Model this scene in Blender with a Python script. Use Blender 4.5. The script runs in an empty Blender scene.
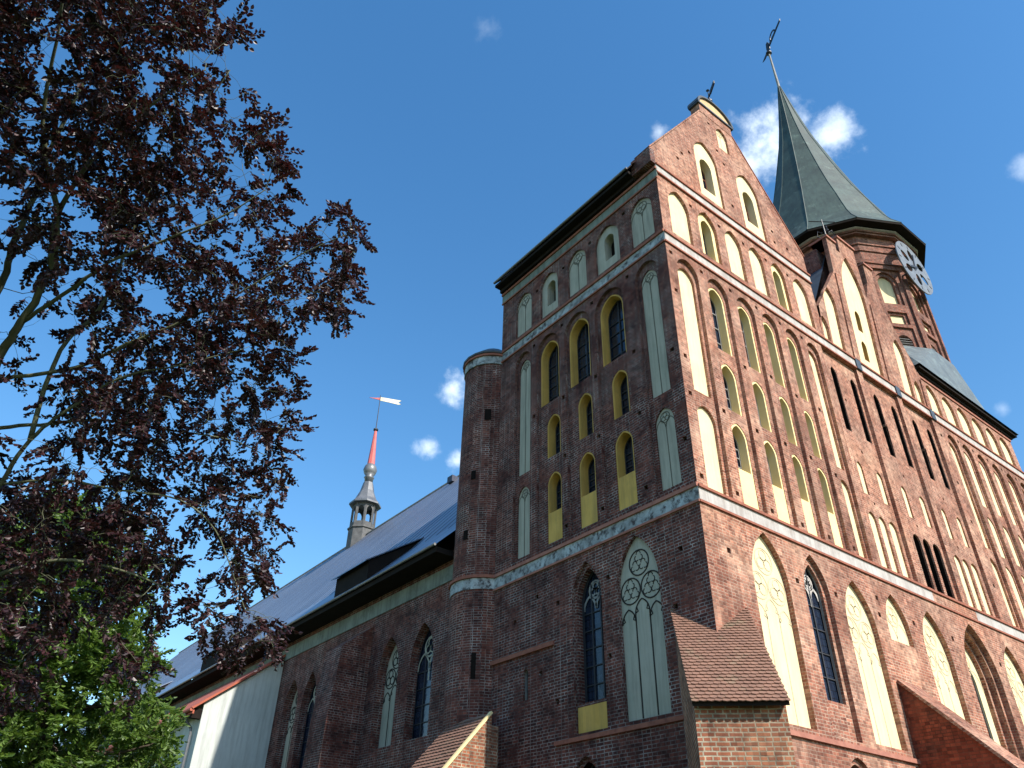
import bpy, bmesh, math, random
import numpy as np
from mathutils import Vector, Matrix
from mathutils.geometry import tessellate_polygon

SC = bpy.context.scene
COL = SC.collection
rnd = random.Random(7)

# ------------------------------------------------------------------ camera
CAM_POS = Vector((-16.70013370443837, -12.73206716342172, 1.65))
RX = Vector((0.7859379162379466, -0.6180222840953545, 0.01870957458402813))
RD = Vector((0.3656202503597343, 0.44013074438411187, -0.8201260637089719))
RF = Vector((0.49862152415077277, 0.6514087689073954, 0.5718769023523436))
FPX = 771.69
cam = bpy.data.cameras.new('camera')
cam.sensor_width = 36.0
cam.lens = FPX / 1024 * 36.0
cam.clip_end = 6000
camo = bpy.data.objects.new('camera', cam)
COL.objects.link(camo)
M3 = Matrix((RX, -RD, -RF)).transposed()
camo.matrix_world = Matrix.Translation(CAM_POS) @ M3.to_4x4()
SC.camera = camo

def view_dir(u, v):
    return (RX * ((u - 512) / FPX) + RD * ((v - 384) / FPX) + RF).normalized()

# ------------------------------------------------------------------ sun, sky, exposure
SUN_DIR = Vector((0.10, -1.0, math.tan(math.radians(40)))).normalized()
SUN_EL = math.asin(SUN_DIR.z)
SUN_ROT = math.atan2(SUN_DIR.x, SUN_DIR.y)
sl = bpy.data.lights.new('sun', 'SUN')
sl.energy = 4.8
sl.angle = math.radians(0.5)
sl.color = (1.0, 0.95, 0.87)
slo = bpy.data.objects.new('sun', sl)
slo.rotation_euler = SUN_DIR.to_track_quat('Z', 'Y').to_euler()
slo.location = (0, -60, 80)
COL.objects.link(slo)
SKY_STRENGTH = 0.15
SC.view_settings.view_transform = 'Standard'
SC.view_settings.look = 'None'
SC.view_settings.exposure = 0.62
SC.view_settings.gamma = 1.0
SC.view_settings.use_curve_mapping = False
SC.render.engine = 'CYCLES'

world = bpy.data.worlds.new('World')
SC.world = world
world.use_nodes = True
wt = world.node_tree
wn, wl = wt.nodes, wt.links
wn.clear()
wout = wn.new('ShaderNodeOutputWorld')
wbg = wn.new('ShaderNodeBackground')
wbg.inputs['Strength'].default_value = SKY_STRENGTH
sky = wn.new('ShaderNodeTexSky')
sky.sky_type = 'NISHITA'
sky.sun_disc = False
sky.sun_elevation = SUN_EL
sky.sun_rotation = SUN_ROT
sky.air_density = 1.25
sky.dust_density = 0.4
sky.ozone_density = 2.2
hsv = wn.new('ShaderNodeHueSaturation')
hsv.inputs['Saturation'].default_value = 1.3
hsv.inputs['Value'].default_value = 1.0
hsv.inputs['Hue'].default_value = 0.499
wl.new(sky.outputs[0], hsv.inputs['Color'])
tc = wn.new('ShaderNodeTexCoord')
nrm = wn.new('ShaderNodeVectorMath'); nrm.operation = 'NORMALIZE'
wl.new(tc.outputs['Generated'], nrm.inputs[0])
noi = wn.new('ShaderNodeTexNoise')
noi.inputs['Scale'].default_value = 26
noi.inputs['Detail'].default_value = 7
noi.inputs['Roughness'].default_value = 0.6
wl.new(nrm.outputs[0], noi.inputs['Vector'])
# small fair-weather clouds: direction on the sky, angular radius, density
CLOUDS = [(772, 140, 44, 0.8), (832, 138, 30, 0.7), (752, 165, 30, 0.7), (660, 132, 12, 0.45), (452, 388, 21, 0.75),
          (428, 448, 16, 0.6), (457, 462, 14, 0.7), (1003, 409, 8, 0.22), (487, 28, 16, 0.14), (1024, 168, 13, 0.3)]
prev = None
for (u, v, r, s) in CLOUDS:
    d = view_dir(u, v)
    sub = wn.new('ShaderNodeVectorMath'); sub.operation = 'DISTANCE'
    sub.inputs[1].default_value = d
    wl.new(nrm.outputs[0], sub.inputs[0])
    mr = wn.new('ShaderNodeMapRange')
    mr.inputs['From Min'].default_value = r * 1.35 / FPX
    mr.inputs['From Max'].default_value = 0.0
    mr.inputs['To Min'].default_value = 0.0
    mr.inputs['To Max'].default_value = 1.0
    wl.new(sub.outputs['Value'], mr.inputs['Value'])
    ad = wn.new('ShaderNodeMath'); ad.operation = 'MULTIPLY_ADD'
    wl.new(noi.outputs['Fac'], ad.inputs[0])
    ad.inputs[1].default_value = 2.0
    ad.inputs[2].default_value = -1.3
    add = wn.new('ShaderNodeMath'); add.operation = 'ADD'
    wl.new(mr.outputs[0], add.inputs[0]); wl.new(ad.outputs[0], add.inputs[1])
    ms = wn.new('ShaderNodeMapRange'); ms.interpolation_type = 'SMOOTHSTEP'
    ms.inputs['From Min'].default_value = 0.0
    ms.inputs['From Max'].default_value = 1.0
    ms.inputs['To Max'].default_value = s
    wl.new(add.outputs[0], ms.inputs['Value'])
    gt = wn.new('ShaderNodeMath'); gt.operation = 'MULTIPLY'
    mr2 = wn.new('ShaderNodeMath'); mr2.operation = 'MINIMUM'
    sc = wn.new('ShaderNodeMath'); sc.operation = 'MULTIPLY'; sc.inputs[1].default_value = 4.0
    wl.new(mr.outputs[0], sc.inputs[0])
    wl.new(sc.outputs[0], mr2.inputs[0]); mr2.inputs[1].default_value = 1.0
    wl.new(ms.outputs[0], gt.inputs[0]); wl.new(mr2.outputs[0], gt.inputs[1])
    if prev is None:
        prev = gt
    else:
        mx = wn.new('ShaderNodeMath'); mx.operation = 'MAXIMUM'
        wl.new(prev.outputs[0], mx.inputs[0]); wl.new(gt.outputs[0], mx.inputs[1])
        prev = mx
cmix = wn.new('ShaderNodeMixRGB')
cmix.inputs['Color2'].default_value = (6.6, 7.3, 7.9, 1)
wl.new(prev.outputs[0], cmix.inputs['Fac'])
wl.new(hsv.outputs[0], cmix.inputs['Color1'])
wl.new(cmix.outputs[0], wbg.inputs['Color'])
wl.new(wbg.outputs[0], wout.inputs['Surface'])

# ------------------------------------------------------------------ materials
MATS = {}
def new_mat(name):
    m = bpy.data.materials.new(name)
    m.use_nodes = True
    MATS[name] = m
    nt = m.node_tree
    return m, nt.nodes, nt.links, nt.nodes['Principled BSDF']

def ramp(nodes, stops):
    r = nodes.new('ShaderNodeValToRGB')
    els = r.color_ramp.elements
    while len(els) < len(stops):
        els.new(0.5)
    for e, (p, c) in zip(els, stops):
        e.position = p
        e.color = (*c, 1)
    return r

def brick_mat(name, c1, c2, mortar, bw=0.30, rh=0.096, ms=0.014, pale=(0.48, 0.34, 0.26), palefac=0.5, dark=(0.05, 0.035, 0.03), bump=0.6, seed=0.0, offset=0.5, mortar_lo=None):
    m, N, L, B = new_mat(name)
    uv = N.new('ShaderNodeUVMap')
    mp = N.new('ShaderNodeMapping')
    mp.inputs['Location'].default_value = (seed, seed * 0.37, 0)
    L.new(uv.outputs[0], mp.inputs['Vector'])
    # a little waviness of the courses
    nw = N.new('ShaderNodeTexNoise'); nw.inputs['Scale'].default_value = 1.7; nw.inputs['Detail'].default_value = 3
    L.new(mp.outputs[0], nw.inputs['Vector'])
    wv = N.new('ShaderNodeVectorMath'); wv.operation = 'MULTIPLY_ADD'
    wv.inputs[1].default_value = (0.03, 0.03, 0)
    L.new(nw.outputs['Color'], wv.inputs[0]); L.new(mp.outputs[0], wv.inputs[2])
    bt = N.new('ShaderNodeTexBrick')
    bt.offset = offset
    bt.squash = 0.55; bt.squash_frequency = 2
    bt.inputs['Scale'].default_value = 1.0
    bt.inputs['Brick Width'].default_value = bw
    bt.inputs['Row Height'].default_value = rh
    bt.inputs['Mortar Size'].default_value = ms
    bt.inputs['Mortar Smooth'].default_value = 0.25
    bt.inputs['Bias'].default_value = -0.1
    bt.inputs['Color1'].default_value = (*c1, 1)
    bt.inputs['Color2'].default_value = (*c2, 1)
    bt.inputs['Mortar'].default_value = (*mortar, 1)
    L.new(wv.outputs[0], bt.inputs['Vector'])
    nm_ = N.new('ShaderNodeTexNoise'); nm_.inputs['Scale'].default_value = 0.9; nm_.inputs['Detail'].default_value = 6; nm_.inputs['Roughness'].default_value = 0.7
    om = N.new('ShaderNodeVectorMath'); om.operation = 'ADD'; om.inputs[1].default_value = (5, 71, 0)
    L.new(mp.outputs[0], om.inputs[0]); L.new(om.outputs[0], nm_.inputs['Vector'])
    mlo = mortar_lo or tuple(c * 0.5 for c in mortar)
    rm = ramp(N, [(0.38, mlo), (0.66, mortar)])
    L.new(nm_.outputs['Fac'], rm.inputs[0]); L.new(rm.outputs[0], bt.inputs['Mortar'])
    # large weathering: pale limewash remains and soot
    n1 = N.new('ShaderNodeTexNoise'); n1.inputs['Scale'].default_value = 0.55; n1.inputs['Detail'].default_value = 8; n1.inputs['Roughness'].default_value = 0.66
    L.new(mp.outputs[0], n1.inputs['Vector'])
    r1 = ramp(N, [(0.46, (0, 0, 0)), (0.66, (1, 1, 1))])
    L.new(n1.outputs['Fac'], r1.inputs[0])
    mf = N.new('ShaderNodeMath'); mf.operation = 'MULTIPLY'; mf.inputs[1].default_value = palefac
    L.new(r1.outputs[0], mf.inputs[0])
    m1 = N.new('ShaderNodeMixRGB'); m1.inputs['Color2'].default_value = (*pale, 1)
    L.new(mf.outputs[0], m1.inputs['Fac']); L.new(bt.outputs['Color'], m1.inputs['Color1'])
    n2 = N.new('ShaderNodeTexNoise'); n2.inputs['Scale'].default_value = 1.1; n2.inputs['Detail'].default_value = 9; n2.inputs['Roughness'].default_value = 0.7
    of = N.new('ShaderNodeVectorMath'); of.operation = 'ADD'; of.inputs[1].default_value = (31, 17, 0)
    L.new(mp.outputs[0], of.inputs[0]); L.new(of.outputs[0], n2.inputs['Vector'])
    r2 = ramp(N, [(0.50, (0, 0, 0)), (0.72, (0.75, 0.75, 0.75))])
    L.new(n2.outputs['Fac'], r2.inputs[0])
    m2 = N.new('ShaderNodeMixRGB'); m2.inputs['Color2'].default_value = (*dark, 1)
    L.new(r2.outputs[0], m2.inputs['Fac']); L.new(m1.outputs[0], m2.inputs['Color1'])
    # single odd bricks (burnt headers): cell noise on the brick grid
    gr = N.new('ShaderNodeMapping'); gr.inputs['Scale'].default_value = (1 / (bw * 0.5), 1 / rh, 1)
    L.new(wv.outputs[0], gr.inputs['Vector'])
    wn_ = N.new('ShaderNodeTexWhiteNoise'); wn_.noise_dimensions = '2D'
    fl = N.new('ShaderNodeVectorMath'); fl.operation = 'FLOOR'
    L.new(gr.outputs[0], fl.inputs[0]); L.new(fl.outputs[0], wn_.inputs['Vector'])
    r3 = ramp(N, [(0.0, (0.55, 0.5, 0.5)), (0.2, (0.8, 0.78, 0.78)), (0.75, (1.05, 1.02, 1.0)), (1.0, (1.32, 1.25, 1.2))])
    L.new(wn_.outputs['Value'], r3.inputs[0])
    m3 = N.new('ShaderNodeMixRGB'); m3.blend_type = 'MULTIPLY'; m3.inputs['Fac'].default_value = 0.9
    L.new(m2.outputs[0], m3.inputs['Color1']); L.new(r3.outputs[0], m3.inputs['Color2'])
    nb_ = N.new('ShaderNodeTexNoise'); nb_.inputs['Scale'].default_value = 0.22; nb_.inputs['Detail'].default_value = 4; nb_.inputs['Roughness'].default_value = 0.55
    L.new(of.outputs[0], nb_.inputs['Vector'])
    rb_ = ramp(N, [(0.36, (0.70, 0.66, 0.66)), (0.5, (1, 1, 1)), (0.66, (1.14, 1.10, 1.04))]); L.new(nb_.outputs['Fac'], rb_.inputs[0])
    mpv = N.new('ShaderNodeMapping'); mpv.inputs['Scale'].default_value = (2.6, 0.28, 1)
    L.new(mp.outputs[0], mpv.inputs['Vector'])
    nv_ = N.new('ShaderNodeTexNoise'); nv_.inputs['Scale'].default_value = 1.0; nv_.inputs['Detail'].default_value = 6; nv_.inputs['Roughness'].default_value = 0.65
    L.new(mpv.outputs[0], nv_.inputs['Vector'])
    rv_ = ramp(N, [(0.42, (1, 1, 1)), (0.72, (0.58, 0.55, 0.55))]); L.new(nv_.outputs['Fac'], rv_.inputs[0])
    m5 = N.new('ShaderNodeMixRGB'); m5.blend_type = 'MULTIPLY'; m5.inputs['Fac'].default_value = 1.0
    L.new(m3.outputs[0], m5.inputs['Color1']); L.new(rb_.outputs[0], m5.inputs['Color2'])
    m6 = N.new('ShaderNodeMixRGB'); m6.blend_type = 'MULTIPLY'; m6.inputs['Fac'].default_value = 0.8
    L.new(m5.outputs[0], m6.inputs['Color1']); L.new(rv_.outputs[0], m6.inputs['Color2'])
    L.new(m6.outputs[0], B.inputs['Base Color'])
    B.inputs['Roughness'].default_value = 0.9
    B.inputs['Specular IOR Level'].default_value = 0.15
    nf = N.new('ShaderNodeTexNoise'); nf.inputs['Scale'].default_value = 40; nf.inputs['Detail'].default_value = 4
    L.new(mp.outputs[0], nf.inputs['Vector'])
    hm = N.new('ShaderNodeMath'); hm.operation = 'MULTIPLY_ADD'; hm.inputs[1].default_value = -1.0
    L.new(bt.outputs['Fac'], hm.inputs[0])
    hs = N.new('ShaderNodeMath'); hs.operation = 'MULTIPLY'; hs.inputs[1].default_value = 0.5
    L.new(nf.outputs['Fac'], hs.inputs[0]); L.new(hs.outputs[0], hm.inputs[2])
    bp = N.new('ShaderNodeBump'); bp.inputs['Strength'].default_value = bump; bp.inputs['Distance'].default_value = 0.012
    L.new(hm.outputs[0], bp.inputs['Height']); L.new(bp.outputs[0], B.inputs['Normal'])
    return m

def plain_mat(name, col, col2=None, rough=0.8, nscale=2.0, spec=0.3, metal=0.0, bump=0.15, bdist=0.01, stain=None, stainscale=0.8, stainlo=0.55, stainhi=0.75, streak=None):
    m, N, L, B = new_mat(name)
    tcn = N.new('ShaderNodeTexCoord')
    n1 = N.new('ShaderNodeTexNoise'); n1.inputs['Scale'].default_value = nscale; n1.inputs['Detail'].default_value = 8; n1.inputs['Roughness'].default_value = 0.62
    L.new(tcn.outputs['Object'], n1.inputs['Vector'])
    r = ramp(N, [(0.35, col), (0.68, col2 or tuple(c * 0.8 for c in col))])
    L.new(n1.outputs['Fac'], r.inputs[0])
    out = r.outputs[0]
    if stain:
        n2 = N.new('ShaderNodeTexNoise'); n2.inputs['Scale'].default_value = stainscale; n2.inputs['Detail'].default_value = 10; n2.inputs['Roughness'].default_value = 0.7
        of = N.new('ShaderNodeVectorMath'); of.operation = 'ADD'; of.inputs[1].default_value = (13, 7, 3)
        L.new(tcn.outputs['Object'], of.inputs[0]); L.new(of.outputs[0], n2.inputs['Vector'])
        r2 = ramp(N, [(stainlo, (0, 0, 0)), (stainhi, (1, 1, 1))])
        L.new(n2.outputs['Fac'], r2.inputs[0])
        mm = N.new('ShaderNodeMixRGB'); mm.inputs['Color2'].default_value = (*stain, 1)
        L.new(r2.outputs[0], mm.inputs['Fac']); L.new(out, mm.inputs['Color1'])
        out = mm.outputs[0]
    if streak:      # rain streaks: noise drawn out down the wall
        ms_ = N.new('ShaderNodeMapping'); ms_.inputs['Scale'].default_value = (5.0, 5.0, 0.45)
        L.new(tcn.outputs['Object'], ms_.inputs['Vector'])
        n4 = N.new('ShaderNodeTexNoise'); n4.inputs['Scale'].default_value = 1.0; n4.inputs['Detail'].default_value = 6; n4.inputs['Roughness'].default_value = 0.65
        L.new(ms_.outputs[0], n4.inputs['Vector'])
        r4 = ramp(N, [(0.45, (0, 0, 0)), (0.75, (0.75, 0.75, 0.75))]); L.new(n4.outputs['Fac'], r4.inputs[0])
        m4 = N.new('ShaderNodeMixRGB'); m4.inputs['Color2'].default_value = (*streak, 1)
        L.new(r4.outputs[0], m4.inputs['Fac']); L.new(out, m4.inputs['Color1'])
        out = m4.outputs[0]
    L.new(out, B.inputs['Base Color'])
    B.inputs['Roughness'].default_value = rough
    B.inputs['Specular IOR Level'].default_value = spec
    B.inputs['Metallic'].default_value = metal
    if bump:
        n3 = N.new('ShaderNodeTexNoise'); n3.inputs['Scale'].default_value = nscale * 12; n3.inputs['Detail'].default_value = 5
        L.new(tcn.outputs['Object'], n3.inputs['Vector'])
        bp = N.new('ShaderNodeBump'); bp.inputs['Strength'].default_value = bump; bp.inputs['Distance'].default_value = bdist
        L.new(n3.outputs['Fac'], bp.inputs['Height']); L.new(bp.outputs[0], B.inputs['Normal'])
    return m

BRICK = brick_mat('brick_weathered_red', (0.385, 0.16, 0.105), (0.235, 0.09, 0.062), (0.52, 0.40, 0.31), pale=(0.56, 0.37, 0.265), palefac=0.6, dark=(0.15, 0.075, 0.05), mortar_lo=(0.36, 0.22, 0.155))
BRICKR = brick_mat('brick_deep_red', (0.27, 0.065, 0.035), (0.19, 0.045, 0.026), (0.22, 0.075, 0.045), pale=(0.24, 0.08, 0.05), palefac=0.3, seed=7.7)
BRICKN = brick_mat('brick_north_shade_dark', (0.18, 0.060, 0.044), (0.075, 0.032, 0.029), (0.44, 0.41, 0.38), mortar_lo=(0.09, 0.055, 0.048), dark=(0.035, 0.025, 0.024), pale=(0.24, 0.085, 0.06), palefac=0.45, seed=5.3)  # dark north brick; the wall's shade is also put into its colour
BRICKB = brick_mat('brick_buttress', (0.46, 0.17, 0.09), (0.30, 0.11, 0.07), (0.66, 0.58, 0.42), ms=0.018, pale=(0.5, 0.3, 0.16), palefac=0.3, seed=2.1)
BRICKT = brick_mat('brick_drum', (0.29, 0.10, 0.065), (0.19, 0.068, 0.046), (0.38, 0.29, 0.23), pale=(0.36, 0.22, 0.17), palefac=0.5, seed=9.4)
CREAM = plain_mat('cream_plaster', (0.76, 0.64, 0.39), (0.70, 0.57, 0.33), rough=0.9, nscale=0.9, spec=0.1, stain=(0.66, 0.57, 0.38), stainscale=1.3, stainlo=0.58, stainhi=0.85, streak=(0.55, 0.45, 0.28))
CREAM_SHADE = plain_mat('cream_plaster_shade', (0.47, 0.43, 0.34), (0.40, 0.365, 0.285), rough=0.9, nscale=0.8, spec=0.1, stain=(0.34, 0.34, 0.26), stainscale=0.7, stainlo=0.5, stainhi=0.8, streak=(0.22, 0.21, 0.165))  # cream plaster toned down: shade of the north side painted into its colour
YELLOW = plain_mat('yellow_ochre_plaster', (0.66, 0.40, 0.11), (0.55, 0.33, 0.085), rough=0.9, nscale=1.2, spec=0.1, stain=(0.36, 0.27, 0.10), stainscale=1.8, stainlo=0.6, stainhi=0.85, streak=(0.32, 0.21, 0.08))
CREAMY = plain_mat('cream_yellow_plaster', (0.84, 0.66, 0.34), (0.76, 0.58, 0.28), rough=0.9, nscale=1.0, spec=0.1)
WHITE = plain_mat('white_limewash', (0.50, 0.465, 0.43), (0.38, 0.34, 0.31), rough=0.9, nscale=1.6, spec=0.1, stain=(0.30, 0.25, 0.22), stainscale=2.6, stainlo=0.55, stainhi=0.72, streak=(0.24, 0.20, 0.175))
BLUEW = plain_mat('peeling_limewash', (0.46, 0.50, 0.50), (0.20, 0.20, 0.19), rough=0.9, nscale=2.2, spec=0.1, stain=(0.07, 0.06, 0.06), stainscale=4.0, stainlo=0.48, stainhi=0.62)
ANNEXW = plain_mat('white_annex_plaster', (0.55, 0.57, 0.53), (0.47, 0.49, 0.46), rough=0.9, nscale=0.6, spec=0.1, streak=(0.30, 0.30, 0.27))
MOULD = plain_mat('red_moulded_brick', (0.34, 0.13, 0.085), (0.22, 0.085, 0.06), rough=0.9, nscale=5, spec=0.1)
PINK = plain_mat('pink_brick_ledge', (0.40, 0.18, 0.13), (0.28, 0.115, 0.085), rough=0.9, nscale=3, spec=0.1)
COPPER = plain_mat('weathered_copper', (0.065, 0.095, 0.080), (0.038, 0.052, 0.046), rough=0.6, nscale=0.7, spec=0.3, stain=(0.17, 0.23, 0.19), stainscale=1.1, stainlo=0.56, stainhi=0.8, streak=(0.03, 0.04, 0.036))
BANDG = plain_mat('grey_green_plaster', (0.24, 0.27, 0.23), (0.17, 0.19, 0.16), rough=0.9, nscale=0.8, spec=0.1, stain=(0.09, 0.10, 0.08), stainscale=0.9, stainlo=0.5, stainhi=0.75, streak=(0.08, 0.08, 0.065))
COPPERL = plain_mat('pale_copper_patina', (0.125, 0.145, 0.145), (0.08, 0.095, 0.097), rough=0.55, nscale=0.9, spec=0.35, stain=(0.22, 0.27, 0.25), stainscale=1.3, stainlo=0.52, stainhi=0.75)
TILE = plain_mat('clay_tile', (0.27, 0.145, 0.10), (0.19, 0.105, 0.075), rough=0.85, nscale=4, spec=0.2, stain=(0.22, 0.19, 0.12), stainscale=1.5, stainlo=0.55, stainhi=0.75)
SLATE = plain_mat('slate', (0.06, 0.075, 0.09), (0.035, 0.042, 0.05), rough=0.5, nscale=2, spec=0.4)
DARKWOOD = plain_mat('dark_boarding', (0.022, 0.017, 0.014), (0.014, 0.011, 0.010), rough=0.9, nscale=2, spec=0.1)
VOID = plain_mat('dark_louvre_wood', (0.016, 0.012, 0.010), (0.010, 0.008, 0.007), rough=0.95, nscale=3, spec=0.05)
IRON = plain_mat('black_iron', (0.025, 0.025, 0.03), (0.018, 0.018, 0.02), rough=0.5, nscale=5, spec=0.4)
GREYWOOD = plain_mat('grey_painted_wood', (0.33, 0.32, 0.30), (0.22, 0.21, 0.20), rough=0.8, nscale=3, spec=0.2)
LEADWOOD = plain_mat('lead_clad_wood', (0.14, 0.135, 0.13), (0.08, 0.077, 0.075), rough=0.7, nscale=3, spec=0.25)
LEADING = plain_mat('dark_leading', (0.04, 0.04, 0.045), rough=0.6, nscale=4)
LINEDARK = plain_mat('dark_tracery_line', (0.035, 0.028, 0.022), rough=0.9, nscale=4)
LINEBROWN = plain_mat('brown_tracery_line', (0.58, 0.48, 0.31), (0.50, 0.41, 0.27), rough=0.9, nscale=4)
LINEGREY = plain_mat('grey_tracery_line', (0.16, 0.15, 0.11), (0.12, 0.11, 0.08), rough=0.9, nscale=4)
ZINC = plain_mat('zinc_sheet', (0.20, 0.20, 0.20), (0.12, 0.12, 0.125), rough=0.45, nscale=1.2, spec=0.5, metal=0.35)
REDSP = plain_mat('red_painted_sheet', (0.58, 0.14, 0.12), (0.48, 0.11, 0.10), rough=0.5, nscale=2)
REDROOF = plain_mat('red_pantile', (0.42, 0.11, 0.06), (0.30, 0.08, 0.05), rough=0.75, nscale=3)
FLAGW = plain_mat('pale_gilded_metal', (0.72, 0.68, 0.55), (0.55, 0.5, 0.36), rough=0.5, nscale=3)
DIAL = plain_mat('grey_clock_metal', (0.19, 0.205, 0.22), (0.13, 0.14, 0.155), rough=0.5, nscale=1.5, spec=0.4)
OCHRE = plain_mat('ochre_tympanum', (0.62, 0.42, 0.22), (0.5, 0.32, 0.17), rough=0.9, nscale=3)

def glass_mat():
    m, N, L, B = new_mat('leaded_glass')
    uv = N.new('ShaderNodeUVMap')
    bt = N.new('ShaderNodeTexBrick'); bt.offset = 0.0
    bt.inputs['Scale'].default_value = 1.0
    bt.inputs['Brick Width'].default_value = 0.16; bt.inputs['Row Height'].default_value = 0.22
    bt.inputs['Mortar Size'].default_value = 0.008
    bt.inputs['Color1'].default_value = (0.010, 0.016, 0.032, 1); bt.inputs['Color2'].default_value = (0.022, 0.032, 0.055, 1)
    bt.inputs['Mortar'].default_value = (0.006, 0.006, 0.006, 1)
    L.new(uv.outputs[0], bt.inputs['Vector'])
    L.new(bt.outputs['Color'], B.inputs['Base Color'])
    n = N.new('ShaderNodeTexNoise'); n.inputs['Scale'].default_value = 6
    L.new(uv.outputs[0], n.inputs['Vector'])
    bp = N.new('ShaderNodeBump'); bp.inputs['Strength'].default_value = 0.25; bp.inputs['Distance'].default_value = 0.02
    L.new(n.outputs['Fac'], bp.inputs['Height']); L.new(bp.outputs[0], B.inputs['Normal'])
    B.inputs['Roughness'].default_value = 0.12
    B.inputs['Specular IOR Level'].default_value = 0.5
    return m
GLASS = glass_mat()

def seam_roof_mat():
    m, N, L, B = new_mat('standing_seam_roof')
    tcn = N.new('ShaderNodeTexCoord')
    n1 = N.new('ShaderNodeTexNoise'); n1.inputs['Scale'].default_value = 0.35; n1.inputs['Detail'].default_value = 8
    L.new(tcn.outputs['Object'], n1.inputs['Vector'])
    r = ramp(N, [(0.35, (0.17, 0.20, 0.26)), (0.7, (0.23, 0.26, 0.32))])
    L.new(n1.outputs['Fac'], r.inputs[0])
    # sheet-to-sheet variation along the ridge direction
    sp = N.new('ShaderNodeSeparateXYZ'); L.new(tcn.outputs['Object'], sp.inputs[0])
    fl = N.new('ShaderNodeMath'); fl.operation = 'FLOOR'
    dv = N.new('ShaderNodeMath'); dv.operation = 'MULTIPLY'; dv.inputs[1].default_value = 1 / 0.8
    L.new(sp.outputs['Y'], dv.inputs[0]); L.new(dv.outputs[0], fl.inputs[0])
    w = N.new('ShaderNodeTexWhiteNoise'); w.noise_dimensions = '1D'; L.new(fl.outputs[0], w.inputs['W'])
    r2 = ramp(N, [(0, (0.82, 0.82, 0.82)), (1, (1.12, 1.12, 1.12))]); L.new(w.outputs['Value'], r2.inputs[0])
    mm = N.new('ShaderNodeMixRGB'); mm.blend_type = 'MULTIPLY'; mm.inputs['Fac'].default_value = 1
    L.new(r.outputs[0], mm.inputs['Color1']); L.new(r2.outputs[0], mm.inputs['Color2'])
    L.new(mm.outputs[0], B.inputs['Base Color'])
    B.inputs['Metallic'].default_value = 0.5
    B.inputs['Roughness'].default_value = 0.4
    n3 = N.new('ShaderNodeTexNoise'); n3.inputs['Scale'].default_value = 0.9; n3.inputs['Detail'].default_value = 3
    L.new(tcn.outputs['Object'], n3.inputs['Vector'])
    bp = N.new('ShaderNodeBump'); bp.inputs['Strength'].default_value = 0.1; bp.inputs['Distance'].default_value = 0.03
    L.new(n3.outputs['Fac'], bp.inputs['Height']); L.new(bp.outputs[0], B.inputs['Normal'])
    return m
SEAM = seam_roof_mat()
SEAMD = plain_mat('dark_seam_sheet', (0.045, 0.05, 0.075), rough=0.5, nscale=2, spec=0.3)

def leaf_mat(name, dark, light, trans, tcol, rough=0.45, spec=0.4):
    m, N, L, B = new_mat(name)
    g = N.new('ShaderNodeNewGeometry')
    r = ramp(N, [(0.0, dark), (1.0, light)])
    L.new(g.outputs['Random Per Island'], r.inputs[0])
    L.new(r.outputs[0], B.inputs['Base Color'])
    B.inputs['Roughness'].default_value = rough
    B.inputs['Specular IOR Level'].default_value = spec
    t = N.new('ShaderNodeBsdfTranslucent'); t.inputs['Color'].default_value = (*tcol, 1)
    mx = N.new('ShaderNodeMixShader'); mx.inputs['Fac'].default_value = trans
    L.new(B.outputs[0], mx.inputs[1]); L.new(t.outputs[0], mx.inputs[2])
    L.new(mx.outputs[0], N['Material Output'].inputs['Surface'])
    return m
LEAFC = leaf_mat('copper_beech_leaf', (0.010, 0.005, 0.007), (0.055, 0.020, 0.022), 0.12, (0.12, 0.025, 0.02), rough=0.42, spec=0.4)
LEAFG = leaf_mat('green_leaf', (0.04, 0.085, 0.014), (0.15, 0.23, 0.045), 0.36, (0.20, 0.31, 0.04))
BARK = plain_mat('beech_bark', (0.13, 0.135, 0.08), (0.08, 0.085, 0.045), rough=0.9, nscale=5, bump=0.4)
BARKD = plain_mat('brown_bark', (0.09, 0.07, 0.05), (0.06, 0.045, 0.035), rough=0.9, nscale=6, bump=0.5)
GRASS = plain_mat('grass', (0.055, 0.085, 0.025), (0.035, 0.06, 0.018), rough=0.95, nscale=3, bump=0.6, bdist=0.05)
PAVE = brick_mat('paving_setts', (0.14, 0.13, 0.12), (0.10, 0.095, 0.09), (0.07, 0.065, 0.06), bw=0.22, rh=0.11, pale=(0.16, 0.15, 0.14))

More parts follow.
